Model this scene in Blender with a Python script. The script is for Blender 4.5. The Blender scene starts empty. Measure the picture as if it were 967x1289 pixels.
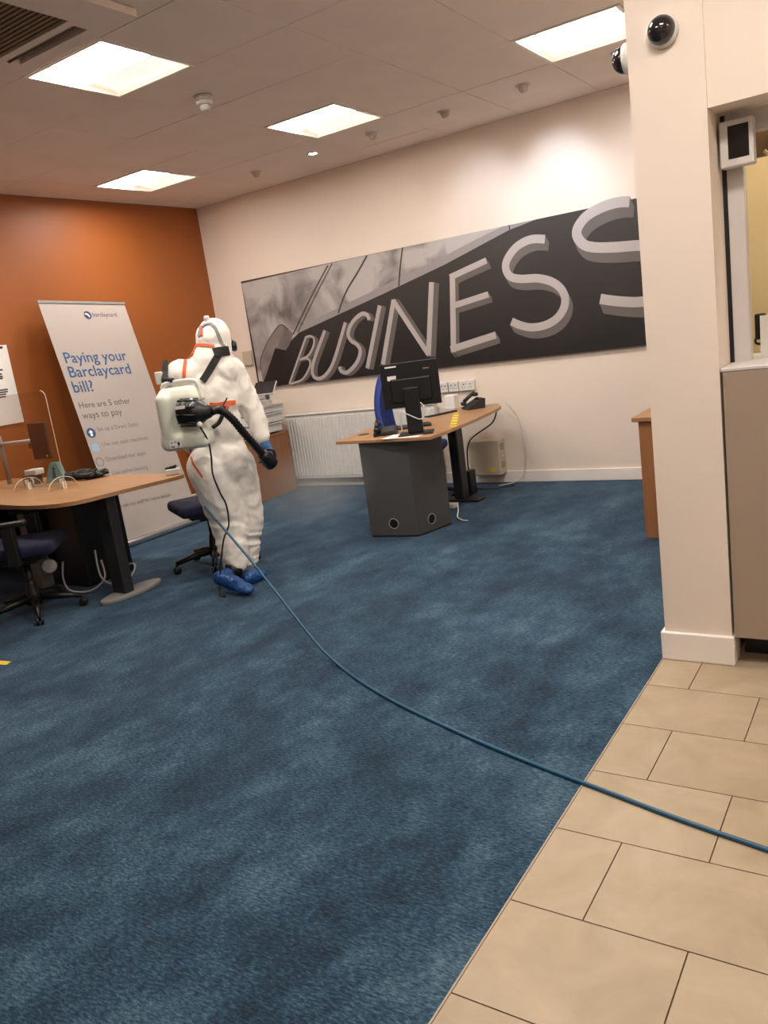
import bpy, bmesh, math, random
import numpy as np
from mathutils import Vector, Matrix, noise
from mathutils.bvhtree import BVHTree

random.seed(7)
S = bpy.context.scene
COL = S.collection

# ------------------------------------------------------------------ camera
CAM = Vector((0, 0, 1.5))
ROLL, PITCH, YAW, FPX = -0.139194922, -0.212243542, -0.599613193, 1011.09562
_f = Vector((math.sin(YAW) * math.cos(PITCH), math.cos(YAW) * math.cos(PITCH), math.sin(PITCH)))
_r0 = Vector((math.cos(YAW), -math.sin(YAW), 0))
_u0 = _r0.cross(_f)
CR = _r0 * math.cos(ROLL) + _u0 * math.sin(ROLL)
CU = -_r0 * math.sin(ROLL) + _u0 * math.cos(ROLL)
CF = _f
cam_d = bpy.data.cameras.new('camera')
cam = bpy.data.objects.new('camera', cam_d)
COL.objects.link(cam)
m = Matrix.Identity(4)
for i in range(3):
    m[i][0] = CR[i]; m[i][1] = CU[i]; m[i][2] = -CF[i]; m[i][3] = CAM[i]
cam.matrix_world = m
cam_d.sensor_fit = 'HORIZONTAL'
cam_d.sensor_width = 36
cam_d.lens = FPX * 36 / 967
cam_d.clip_start = 0.05
S.camera = cam

# ------------------------------------------------------------------ world, exposure
w = bpy.data.worlds.new('world'); S.world = w; w.use_nodes = True
w.node_tree.nodes['Background'].inputs[0].default_value = (0.9, 0.8, 0.7, 1)
w.node_tree.nodes['Background'].inputs[1].default_value = 0.05
S.view_settings.view_transform = 'Standard'
S.view_settings.look = 'None'
S.view_settings.gamma = 1
S.view_settings.use_curve_mapping = False
S.view_settings.exposure = 1.8
try:
    S.cycles.use_denoising = True
    S.cycles.max_bounces = 6
    S.cycles.adaptive_threshold = 0.03
    S.cycles.diffuse_bounces = 4
    S.cycles.sample_clamp_indirect = 6
except Exception:
    pass
PANEL_E = 13.0          # ceiling panels: emission strength
PANEL_C = (1.0, 0.925, 0.84)
SPOT_W = 13.0           # eyeball spots aimed at the mural wall

# ------------------------------------------------------------------ room numbers (metres)
D = 6.907      # back wall
WX = -6.65     # orange wall
CZ = 3.16      # ceiling
EDGE = -0.90   # carpet / tile edge
PY = 3.28      # pillar front

# pixel -> point on a real plane (measuring aid)
def ray(px, py):
    return (CR * ((px - 483.5) / FPX) - CU * ((py - 644.5) / FPX) + CF)
def on(px, py, n, p):
    d = ray(px, py); n = Vector(n)
    return CAM + d * ((Vector(p) - CAM).dot(n) / d.dot(n))
def atz(px, py, z=0): return on(px, py, (0, 0, 1), (0, 0, z))
def aty(px, py, y): return on(px, py, (0, 1, 0), (0, y, 0))
def atx(px, py, x): return on(px, py, (1, 0, 0), (x, 0, 0))

# ------------------------------------------------------------------ materials
def s2l(c):
    return tuple(((x / 255) / 12.92 if x / 255 <= 0.04045 else ((x / 255 + 0.055) / 1.055) ** 2.4) for x in c)
def nodes(name):
    mt = bpy.data.materials.new(name); mt.use_nodes = True
    nt = mt.node_tree; b = nt.nodes['Principled BSDF']
    return mt, nt, b
def N(nt, t, **kw):
    n = nt.nodes.new(t)
    for k, v in kw.items():
        if k.startswith('i_'):
            key = k[2:]
            n.inputs[int(key) if key.isdigit() else key.replace('_', ' ')].default_value = v
        else:
            setattr(n, k, v)
    return n
def plain(name, rgb, rough=0.6, var=0.06, scale=6.0, bump=0.0, bscale=200.0, metal=0.0, spec=0.5, stretch=(1, 1, 1), coat=0.0, sheen=0.0):
    """procedural surface: base colour with a soft noise mottling and optional fine relief"""
    mt, nt, b = nodes(name)
    c = s2l(rgb)
    tc = N(nt, 'ShaderNodeTexCoord'); mp = N(nt, 'ShaderNodeMapping'); mp.inputs['Scale'].default_value = stretch
    nt.links.new(tc.outputs['Object'], mp.inputs['Vector'])
    nz = N(nt, 'ShaderNodeTexNoise', i_Scale=scale, i_Detail=3.0)
    nt.links.new(mp.outputs[0], nz.inputs['Vector'])
    cr = N(nt, 'ShaderNodeValToRGB')
    cr.color_ramp.elements[0].position = 0.3; cr.color_ramp.elements[1].position = 0.7
    cr.color_ramp.elements[0].color = (*[max(0, x * (1 - var)) for x in c], 1)
    cr.color_ramp.elements[1].color = (*[min(1, x * (1 + var)) for x in c], 1)
    nt.links.new(nz.outputs[0], cr.inputs[0]); nt.links.new(cr.outputs[0], b.inputs['Base Color'])
    b.inputs['Roughness'].default_value = rough; b.inputs['Metallic'].default_value = metal
    b.inputs['Specular IOR Level'].default_value = spec
    if coat: b.inputs['Coat Weight'].default_value = coat
    if sheen: b.inputs['Sheen Weight'].default_value = sheen
    if bump:
        n2 = N(nt, 'ShaderNodeTexNoise', i_Scale=bscale, i_Detail=2.0)
        nt.links.new(mp.outputs[0], n2.inputs['Vector'])
        bp = N(nt, 'ShaderNodeBump', i_Strength=bump, i_Distance=0.004)
        nt.links.new(n2.outputs[0], bp.inputs['Height']); nt.links.new(bp.outputs[0], b.inputs['Normal'])
    return mt
def emit(name, rgb, st):
    mt, nt, b = nodes(name)
    b.inputs['Base Color'].default_value = (0.8, 0.8, 0.8, 1)
    b.inputs['Emission Color'].default_value = (*rgb, 1); b.inputs['Emission Strength'].default_value = st
    return mt
def acrylic(name):
    mt, nt, b = nodes(name)
    nt.nodes.remove(b)
    tr = N(nt, 'ShaderNodeBsdfTransparent'); tr.inputs[0].default_value = (0.95, 0.95, 0.94, 1)
    gl = N(nt, 'ShaderNodeBsdfGlossy', i_Roughness=0.05)
    fr = N(nt, 'ShaderNodeLayerWeight', i_Blend=0.12); mx = N(nt, 'ShaderNodeMixShader')
    nt.links.new(fr.outputs['Facing'], mx.inputs[0]); nt.links.new(tr.outputs[0], mx.inputs[1]); nt.links.new(gl.outputs[0], mx.inputs[2])
    nt.links.new(mx.outputs[0], nt.nodes['Material Output'].inputs['Surface'])
    return mt
def carpet_mat():
    mt, nt, b = nodes('carpet')
    tc = N(nt, 'ShaderNodeTexCoord')
    def noise_of(sc, scale, detail=2.0, rough=0.5):
        mp = N(nt, 'ShaderNodeMapping'); mp.inputs['Scale'].default_value = sc
        nt.links.new(tc.outputs['Object'], mp.inputs['Vector'])
        n = N(nt, 'ShaderNodeTexNoise', i_Scale=scale, i_Detail=detail, i_Roughness=rough)
        nt.links.new(mp.outputs[0], n.inputs['Vector']); return n
    big = noise_of((1.25, 0.7, 1), 2.4, 4.0, 0.62)
    mid = noise_of((1, 0.8, 1), 9.0, 3.0, 0.6)
    rib = noise_of((46, 150, 1), 1.0, 2.5, 0.75)
    def ma(op, a, bb, v=None):
        n = N(nt, 'ShaderNodeMath', operation=op)
        for i, q in enumerate((a, bb)):
            if isinstance(q, (int, float)): n.inputs[i].default_value = q
            else: nt.links.new(q, n.inputs[i])
        return n.outputs[0]
    t = ma('ADD', ma('MULTIPLY', big.outputs[0], 0.51), ma('MULTIPLY', mid.outputs[0], 0.30))
    t = ma('ADD', t, ma('MULTIPLY', rib.outputs[0], 0.80))
    cr = N(nt, 'ShaderNodeValToRGB'); e = cr.color_ramp.elements
    e[0].position = 0.63; e[0].color = (*s2l((14, 27, 37)), 1)
    e[1].position = 1.0; e[1].color = (*s2l((80, 104, 116)), 1)
    k = e.new(0.75); k.color = (*s2l((26, 49, 67)), 1)
    k = e.new(0.855); k.color = (*s2l((43, 70, 89)), 1)
    nt.links.new(t, cr.inputs[0]); nt.links.new(cr.outputs[0], b.inputs['Base Color'])
    b.inputs['Roughness'].default_value = 0.85; b.inputs['Specular IOR Level'].default_value = 0.2
    b.inputs['Sheen Weight'].default_value = 0.3; b.inputs['Sheen Roughness'].default_value = 0.4
    b.inputs['Sheen Tint'].default_value = (0.45, 0.65, 1.0, 1)
    bp = N(nt, 'ShaderNodeBump', i_Strength=0.5, i_Distance=0.004)
    nt.links.new(rib.outputs[0], bp.inputs['Height']); nt.links.new(bp.outputs[0], b.inputs['Normal'])
    return mt
def tile_mat():
    mt, nt, b = nodes('floor_tile_stone')
    oi = N(nt, 'ShaderNodeObjectInfo'); tc = N(nt, 'ShaderNodeTexCoord')
    va = N(nt, 'ShaderNodeVectorMath', operation='ADD')
    nt.links.new(tc.outputs['Object'], va.inputs[0]); 
    sc = N(nt, 'ShaderNodeMath', operation='MULTIPLY', i_1=37.0); nt.links.new(oi.outputs['Random'], sc.inputs[0])
    nt.links.new(sc.outputs[0], va.inputs[1])
    n1 = N(nt, 'ShaderNodeTexNoise', i_Scale=4.0, i_Detail=6.0, i_Roughness=0.62, i_Distortion=0.6)
    nt.links.new(va.outputs[0], n1.inputs['Vector'])
    cr = N(nt, 'ShaderNodeValToRGB'); e = cr.color_ramp.elements
    e[0].position = 0.28; e[0].color = (*s2l((151, 133, 107)), 1)
    e[1].position = 0.75; e[1].color = (*s2l((173, 155, 131)), 1)
    nt.links.new(n1.outputs[0], cr.inputs[0]); nt.links.new(cr.outputs[0], b.inputs['Base Color'])
    b.inputs['Roughness'].default_value = 0.42; b.inputs['Specular IOR Level'].default_value = 0.4
    return mt
def wood_mat(name, a, c, ax=0):
    mt, nt, b = nodes(name)
    tc = N(nt, 'ShaderNodeTexCoord'); mp = N(nt, 'ShaderNodeMapping')
    s = [30, 30, 30]; s[ax] = 2.0; mp.inputs['Scale'].default_value = s
    nt.links.new(tc.outputs['Object'], mp.inputs['Vector'])
    n1 = N(nt, 'ShaderNodeTexNoise', i_Scale=1.5, i_Detail=5.0, i_Roughness=0.6, i_Distortion=0.3)
    nt.links.new(mp.outputs[0], n1.inputs['Vector'])
    cr = N(nt, 'ShaderNodeValToRGB'); e = cr.color_ramp.elements
    e[0].position = 0.3; e[0].color = (*s2l(a), 1); e[1].position = 0.7; e[1].color = (*s2l(c), 1)
    nt.links.new(n1.outputs[0], cr.inputs[0]); nt.links.new(cr.outputs[0], b.inputs['Base Color'])
    b.inputs['Roughness'].default_value = 0.4
    return mt
def cloud_mat():
    mt, nt, b = nodes('mural_clouds')
    tc = N(nt, 'ShaderNodeTexCoord')
    n1 = N(nt, 'ShaderNodeTexNoise', i_Scale=2.3, i_Detail=4.0, i_Roughness=0.5, i_Distortion=0.5)
    mp = N(nt, 'ShaderNodeMapping'); mp.inputs['Location'].default_value = (3.3, 0, 1.2)
    nt.links.new(tc.outputs['Object'], mp.inputs['Vector']); nt.links.new(mp.outputs[0], n1.inputs['Vector'])
    cr = N(nt, 'ShaderNodeValToRGB'); e = cr.color_ramp.elements
    e[0].position = 0.34; e[0].color = (*s2l((98, 93, 91)), 1); e[1].position = 0.56; e[1].color = (*s2l((178, 173, 171)), 1)
    nt.links.new(n1.outputs[0], cr.inputs[0]); nt.links.new(cr.outputs[0], b.inputs['Base Color'])
    b.inputs['Roughness'].default_value = 0.55
    return mt

M = {}
M['carpet'] = carpet_mat()
M['tile'] = tile_mat()
M['grout'] = plain('grout', (120, 92, 66), 0.9)
M['cream'] = plain('cream_paint', (228, 214, 201), 0.55, 0.015, 2, 0.05, 300)
M['orange'] = plain('orange_paint', (154, 86, 35), 0.5, 0.03, 2, 0.05, 300)
M['ceil'] = plain('ceiling_tile', (238, 224, 212), 0.9, 0.03, 3, 0.15, 250)
M['ceilgap'] = plain('ceiling_gap', (120, 100, 88), 0.9)
M['skirt'] = plain('white_skirting', (236, 228, 222), 0.35, 0.01)
M['frame_white'] = plain('fixture_white', (240, 232, 222), 0.4, 0.01)
M['panel_near'] = emit('panel_light_tube_side', PANEL_C, PANEL_E)
M['panel_far'] = emit('panel_light_reflector_side', PANEL_C, 0.25)
M['grey_lam'] = plain('grey_laminate', (72, 71, 71), 0.5, 0.03, 3)
M['dark_grey'] = plain('dark_grey_metal', (36, 36, 39), 0.45, 0.04)
M['mid_grey'] = plain('mid_grey_plastic', (128, 126, 124), 0.5, 0.03)
M['light_grey'] = plain('light_grey_plastic', (202, 196, 194), 0.45, 0.02)
M['black'] = plain('black_plastic', (14, 13, 14), 0.4, 0.1)
M['black_soft'] = plain('black_webbing', (30, 28, 28), 0.8, 0.15, 40)
M['screen'] = plain('dark_screen', (26, 19, 19), 0.25, 0.02)
M['white_pl'] = plain('white_plastic', (217, 215, 210), 0.35, 0.015)
M['beige_box'] = plain('beige_plastic', (191, 178, 158), 0.5, 0.02)
M['beech'] = wood_mat('beech_laminate', (157, 116, 79), (171, 132, 94), 0)
M['brownwood'] = wood_mat('brown_wood', (150, 100, 62), (164, 112, 72), 2)
M['orangewood'] = wood_mat('orange_wood', (147, 95, 61), (158, 108, 72), 2)
M['navy'] = plain('navy_fabric', (18, 20, 52), 0.9, 0.12, 60, 0.2, 400, sheen=0.03)
M['blue_fab'] = plain('blue_fabric', (13, 45, 123), 0.85, 0.1, 60, 0.2, 400, sheen=0.03)
M['chrome'] = plain('brushed_metal', (190, 190, 190), 0.25, 0.02, metal=0.9)
M['suit'] = plain('white_coverall', (236, 231, 223), 0.75, 0.02, 12, 0.25, 60)
M['tape'] = plain('orange_seam_tape', (222, 100, 56), 0.6, 0.05)
M['glove'] = plain('blue_nitrile', (64, 112, 168), 0.45, 0.05)
M['cover'] = plain('blue_shoe_cover', (20, 72, 131), 0.4, 0.08, 30, 0.3, 50)
M['tank'] = plain('milky_tank', (222, 224, 208), 0.4, 0.02, 5)
M['acrylic'] = acrylic('clear_acrylic')
M['acrylic_edge'] = plain('acrylic_edge', (236, 222, 210), 0.2, 0.02)
M['panel_brown'] = plain('counter_laminate', (159, 140, 124), 0.45, 0.01)
M['yellow_wall'] = plain('yellow_blind', (212, 196, 152), 0.8, 0.03, 3)
M['dark_print'] = plain('mural_dark_print', (30, 25, 25), 0.5, 0.12, 1.2)
def fascia_mat():
    mt, nt, b = nodes('mural_fascia_print')
    tc = N(nt, 'ShaderNodeTexCoord'); sp = N(nt, 'ShaderNodeSeparateXYZ'); nt.links.new(tc.outputs['Object'], sp.inputs[0])
    nz = N(nt, 'ShaderNodeTexNoise', i_Scale=1.4, i_Detail=3.0); nt.links.new(tc.outputs['Object'], nz.inputs['Vector'])
    a = N(nt, 'ShaderNodeMath', operation='MULTIPLY_ADD', i_1=0.9, i_2=-0.25); nt.links.new(sp.outputs['Z'], a.inputs[0])
    a2 = N(nt, 'ShaderNodeMath', operation='MULTIPLY_ADD', i_1=0.6); nt.links.new(nz.outputs[0], a2.inputs[0]); nt.links.new(a.outputs[0], a2.inputs[2])
    cr = N(nt, 'ShaderNodeValToRGB'); e = cr.color_ramp.elements
    e[0].position = 0.15; e[0].color = (*s2l((25, 21, 21)), 1); e[1].position = 0.95; e[1].color = (*s2l((52, 47, 45)), 1)
    nt.links.new(a2.outputs[0], cr.inputs[0]); nt.links.new(cr.outputs[0], b.inputs['Base Color']); b.inputs['Roughness'].default_value = 0.5
    return mt
M['fascia'] = fascia_mat()
M['drum_print'] = plain('mural_drum_face', (126, 118, 114), 0.5, 0.25, 5)
M['face_print'] = plain('mural_letter_face', (173, 165, 163), 0.5, 0.03, 3)
M['side_print'] = plain('mural_letter_side', (99, 92, 89), 0.5, 0.05, 3)
M['band_print'] = plain('mural_band', (145, 140, 140), 0.5, 0.05, 2)
M['line_print'] = plain('mural_lines', (66, 58, 56), 0.5)
M['grey_print'] = plain('mural_grey', (112, 104, 100), 0.5, 0.2, 4)
M['cloud'] = cloud_mat()
M['banner'] = plain('banner_vinyl', (170, 160, 154), 0.45, 0.015, 3)
M['ink_blue'] = plain('banner_blue_ink', (31, 80, 129), 0.5)
M['ink_navy'] = plain('banner_navy_ink', (34, 44, 82), 0.5)
M['ink_grey'] = plain('banner_grey_ink', (94, 88, 90), 0.5)
M['ink_pale'] = plain('banner_pale_ink', (118, 118, 126), 0.5)
M['ink_black'] = plain('poster_black_ink', (44, 40, 42), 0.5)
M['paper'] = plain('paper', (236, 232, 228), 0.6, 0.01)
M['teal'] = plain('teal_card', (82, 136, 134), 0.5)
M['yellow'] = plain('yellow_tape', (226, 196, 60), 0.5)
M['cord_blue'] = plain('blue_cord', (22, 76, 106), 0.4)
M['dome'] = plain('smoked_dome', (34, 30, 32), 0.06, 0.02, spec=0.8)
M['yellow_wire'] = plain('cream_wire', (222, 206, 150), 0.5)
M['grille'] = plain('grille_tan', (128, 106, 84), 0.8, 0.08, 20)

# ------------------------------------------------------------------ mesh helpers
OFF = {}
def mk(name, verts, faces, mat, parent=None, smooth=False, kind=None, local=False):
    me = bpy.data.meshes.new(name)
    V = [Vector(v) for v in verts]
    off = Vector((0, 0, 0))
    if parent is None:
        if not local and V:
            xs = [v.x for v in V]; ys = [v.y for v in V]; zs = [v.z for v in V]
            off = Vector(((min(xs) + max(xs)) / 2, (min(ys) + max(ys)) / 2, min(zs)))
    else:
        off = OFF.get(parent.name, Vector((0, 0, 0)))
    me.from_pydata([v - off for v in V], [], faces)
    me.validate()
    bm = bmesh.new(); bm.from_mesh(me); bmesh.ops.recalc_face_normals(bm, faces=bm.faces); bm.to_mesh(me); bm.free()
    if smooth:
        for p in me.polygons: p.use_smooth = True
    if mat: me.materials.append(M[mat] if isinstance(mat, str) else mat)
    o = bpy.data.objects.new(name, me); COL.objects.link(o)
    if parent is not None:
        o.parent = parent; OFF[o.name] = off
    else:
        o.location = off; OFF[o.name] = off
    if kind: o['kind'] = kind
    return o
def tag(o, label, cat, group=None):
    o['label'] = label; o['category'] = cat
    if group: o['group'] = group
    return o
def thing(name, label, cat, loc=(0, 0, 0), group=None, rotz=0):
    o = bpy.data.objects.new(name, None); COL.objects.link(o)
    o.empty_display_size = 0.1
    o.location = loc; o.rotation_euler = (0, 0, rotz)
    OFF[o.name] = Vector(loc) if rotz == 0 else Vector((0, 0, 0))
    return tag(o, label, cat, group)
def local_thing(name, label, cat, loc, rotz, group=None):
    o = thing(name, label, cat, loc, group); o.rotation_euler = (0, 0, rotz); OFF[o.name] = Vector((0, 0, 0)); return o

def g_box(x0, x1, y0, y1, z0, z1):
    v = [(x, y, z) for z in (z0, z1) for y in (y0, y1) for x in (x0, x1)]
    f = [(0, 2, 3, 1), (4, 5, 7, 6), (0, 1, 5, 4), (2, 6, 7, 3), (0, 4, 6, 2), (1, 3, 7, 5)]
    return v, f
def join(*gs):
    V, F = [], []
    for v, f in gs:
        n = len(V); V += [tuple(q) for q in v]; F += [tuple(i + n for i in q) for q in f]
    return V, F
def g_bev(g, r, seg=2):
    bm = bmesh.new(); vs = [bm.verts.new(v) for v in g[0]]
    for f in g[1]: bm.faces.new([vs[i] for i in f])
    bmesh.ops.recalc_face_normals(bm, faces=bm.faces)
    bmesh.ops.bevel(bm, geom=list(bm.edges), offset=r, segments=seg, profile=0.5, affect='EDGES')
    bm.verts.index_update()
    out = [tuple(v.co) for v in bm.verts], [tuple(v.index for v in f.verts) for f in bm.faces]
    bm.free(); return out
def g_rbox(c, s, r, seg=3):
    c = Vector(c); h = Vector(s) / 2
    return g_bev(g_box(c.x - h.x, c.x + h.x, c.y - h.y, c.y + h.y, c.z - h.z, c.z + h.z), r, seg)
def g_xf(g, mat):
    return [tuple(mat @ Vector(v)) for v in g[0]], g[1]
def g_prism(pts, ext):
    n = len(pts); e = Vector(ext); P = [Vector(p) for p in pts]
    V = [tuple(p) for p in P] + [tuple(p + e) for p in P]
    F = [tuple(range(n)), tuple(range(2 * n - 1, n - 1, -1))] + [(i, (i + 1) % n, n + (i + 1) % n, n + i) for i in range(n)]
    return V, F
def frames(pts):
    P = [Vector(p) for p in pts]; T = []
    for i in range(len(P)):
        a = P[max(0, i - 1)]; b = P[min(len(P) - 1, i + 1)]; t = (b - a)
        T.append(t.normalized() if t.length > 1e-9 else Vector((0, 0, 1)))
    u = T[0].orthogonal().normalized(); out = []
    for t in T:
        u = (u - t * u.dot(t))
        u = u.normalized() if u.length > 1e-6 else t.orthogonal().normalized()
        out.append((t, u, t.cross(u)))
    return P, out
def g_tube(pts, r, n=8, caps=True, flat=1.0):
    P, fr = frames(pts); R = r if isinstance(r, (list, tuple)) else [r] * len(P)
    V, F = [], []
    for p, (t, u, v), q in zip(P, fr, R):
        for k in range(n):
            a = 2 * math.pi * k / n
            V.append(tuple(p + u * math.cos(a) * q + v * math.sin(a) * q * flat))
    for i in range(len(P) - 1):
        for k in range(n):
            F.append((i * n + k, i * n + (k + 1) % n, (i + 1) * n + (k + 1) % n, (i + 1) * n + k))
    if caps:
        F.append(tuple(range(n - 1, -1, -1))); F.append(tuple((len(P) - 1) * n + k for k in range(n)))
    return V, F
def g_lathe(prof, n=24, o=(0, 0, 0), ax=(0, 0, 1)):
    ax = Vector(ax).normalized(); u = ax.orthogonal().normalized(); v = ax.cross(u); o = Vector(o)
    V, F = [], []
    for r, h in prof:
        for k in range(n):
            a = 2 * math.pi * k / n
            V.append(tuple(o + ax * h + (u * math.cos(a) + v * math.sin(a)) * max(r, 1e-4)))
    for i in range(len(prof) - 1):
        for k in range(n):
            F.append((i * n + k, i * n + (k + 1) % n, (i + 1) * n + (k + 1) % n, (i + 1) * n + k))
    F.append(tuple(range(n - 1, -1, -1))); F.append(tuple((len(prof) - 1) * n + k for k in range(n)))
    return V, F
def g_ell(c, r, mat=None, nu=16, nv=10):
    prof = []
    V, F = [], []
    c = Vector(c); r = Vector(r) if not isinstance(r, (int, float)) else Vector((r, r, r))
    for j in range(1, nv):
        th = math.pi * j / nv
        for k in range(nu):
            a = 2 * math.pi * k / nu
            q = Vector((r.x * math.sin(th) * math.cos(a), r.y * math.sin(th) * math.sin(a), r.z * math.cos(th)))
            if mat: q = mat @ q
            V.append(tuple(c + q))
    top = Vector((0, 0, r.z)); 
    if mat: top = mat @ top
    V.append(tuple(c + top)); V.append(tuple(c - top)); t, b = len(V) - 2, len(V) - 1
    for j in range(nv - 2):
        for k in range(nu):
            F.append((j * nu + k, (j + 1) * nu + k, (j + 1) * nu + (k + 1) % nu, j * nu + (k + 1) % nu))
    for k in range(nu):
        F.append((t, k, (k + 1) % nu)); F.append((b, (nv - 2) * nu + (k + 1) % nu, (nv - 2) * nu + k))
    return V, F
def smooth_path(pts, n=8):
    P = [Vector(p) for p in pts]; out = []
    for i in range(len(P) - 1):
        a = P[max(0, i - 1)]; b = P[i]; c = P[i + 1]; d = P[min(len(P) - 1, i + 2)]
        for k in range(n):
            t = k / n
            out.append(0.5 * ((2 * b) + (c - a) * t + (2 * a - 5 * b + 4 * c - d) * t * t + (3 * b - a - 3 * c + d) * t ** 3))
    out.append(P[-1]); return out
def remesh(g, vox, sm=6, fac=0.5, disp=None):
    """one continuous surface from overlapping solids"""
    me = bpy.data.meshes.new('tmp'); me.from_pydata([tuple(v) for v in g[0]], [], g[1])
    bm = bmesh.new(); bm.from_mesh(me); bmesh.ops.recalc_face_normals(bm, faces=bm.faces); bm.to_mesh(me); bm.free()
    o = bpy.data.objects.new('tmp', me); COL.objects.link(o)
    r = o.modifiers.new('r', 'REMESH'); r.mode = 'VOXEL'; r.voxel_size = vox
    s = o.modifiers.new('s', 'SMOOTH'); s.iterations = sm; s.factor = fac
    dg = bpy.context.evaluated_depsgraph_get(); ev = o.evaluated_get(dg); em = ev.to_mesh()
    V = [v.co.copy() for v in em.vertices]; Nn = [v.normal.copy() for v in em.vertices]; F = [tuple(p.vertices) for p in em.polygons]
    ev.to_mesh_clear(); bpy.data.objects.remove(o); bpy.data.meshes.remove(me)
    if disp: V = [v + n * disp(v, n) for v, n in zip(V, Nn)]
    return V, F
def struct(name, g, mat, parent=None):
    o = mk(name, g[0], g[1], mat, parent)
    if parent is None: o['kind'] = 'structure'
    return o
def part(name, g, mat, parent, smooth=False, label=None):
    o = mk(name, g[0], g[1], mat, parent, smooth)
    if label: o['label'] = label
    return o
def solo(name, g, mat, label, cat, group=None, smooth=False):
    return tag(mk(name, g[0], g[1], mat, None, smooth), label, cat, group)

# ================================================================== SETTING
YF, XR = -3.0, 2.5          # wall behind the camera, right hand wall
fl = struct('floor', g_box(WX - 0.1, EDGE, YF, D + 0.1, -0.06, 0.0), 'carpet')
ft = struct('floor_tiled', g_box(EDGE, XR + 0.1, YF, D + 0.1, -0.06, -0.006), 'grout')
# stone tiles, running bond
pitch, y0, TL, gp = 0.339, 1.653, 0.50, 0.004
row = 0
for k in range(-6, 8):
    ya, yb = y0 + k * pitch, y0 + (k + 1) * pitch
    if yb > 4.0 : break
    base = (-0.70 if k % 2 == 0 else -0.453) - 0.03 * (ya - 1.65)
    xs = [base + j * TL for j in range(-2, 9)]
    xs = [EDGE] + [x for x in xs if x > EDGE + 0.03 and x < XR] + [XR]
    for a, b in zip(xs[:-1], xs[1:]):
        g = g_box(a + (0.002 if a == EDGE else gp / 2), b - gp / 2, ya + gp / 2, yb - gp / 2, -0.006, 0.0)
        part('tile', g, 'tile', ft)
solo_trim = struct('trim_1', g_box(EDGE - 0.004, EDGE + 0.001, YF, PY, -0.004, 0.002), 'panel_brown')

struct('wall_back', g_box(WX - 0.1, XR, D, D + 0.1, 0, CZ), 'cream')
struct('wall_left', g_box(WX - 0.1, WX, YF, D, 0, CZ), 'orange')
struct('wall_front', g_box(WX - 0.1, XR + 0.1, YF - 0.1, YF, 0, CZ), 'cream')
struct('wall_right', g_box(XR, XR + 0.1, YF, D, 0, CZ), 'cream')
# pillar, counter wall with opening, staff booth behind
struct('wall_pillar', g_box(EDGE + 0.012, -0.622, PY, PY + 0.32, 0, CZ), 'cream')
struct('wall_counter', g_box(-0.622, XR, PY + 0.012, PY + 0.30, 2.135, CZ), 'cream')
struct('wall_partition', g_box(EDGE + 0.012, EDGE + 0.06, PY + 0.32, D, 0, CZ), 'cream')
struct('wall_booth', g_box(EDGE + 0.06, XR, 4.60, 4.70, 0, CZ), 'yellow_wall')
def skirt(name, pts, h=0.105, t=0.016):
    pass
struct('baseboard_back', g_bev(g_box(WX, EDGE, D - 0.018, D, 0, 0.11), 0.004, 1), 'skirt')
struct('baseboard_left', g_bev(g_box(WX, WX + 0.018, YF, D - 0.018, 0, 0.11), 0.004, 1), 'skirt')
struct('baseboard_pillar', g_bev(g_box(EDGE - 0.004, -0.612, PY - 0.016, PY + 0.10, 0, 0.125), 0.005, 2), 'skirt')

# ceiling: dark grid void + separate tiles
ce = struct('ceiling', g_box(WX - 0.1, XR + 0.1, YF - 0.1, D + 0.1, CZ + 0.10, CZ + 0.16), 'ceilgap')
GX0, GY0, GM = -4.125, 3.110, 0.677
LIGHTS = [(0, 0), (0, 3), (-3, 3), (3, 3), (-3, 0), (3, 0), (3, -3), (5, -2), (6, 1), (6, -6), (8, -2)]  # counter-front and right-wall panels over the tiles: unseen, added to brighten the pillar
def cell(i, j): return GX0 + i * GM, GX0 + (i + 1) * GM, GY0 + j * GM, GY0 + (j + 1) * GM
AC = (-4.17, -3.07, 1.92, 3.02)
for i in range(-4, 10):
    for j in range(-10, 6):
        if (i, j) in LIGHTS: continue
        a, b, c, d = cell(i, j)
        a, b, c, d = max(a, WX), min(b, XR), max(c, YF), min(d, D)
        if b - a < 0.02 or d - c < 0.02: continue
        g = g_box(a + 0.0022, b - 0.0022, c + 0.0022, d - 0.0022, CZ + random.uniform(0, 0.003), CZ + 0.10)
        part('ceiling_tile', g, 'ceil', ce)

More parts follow.
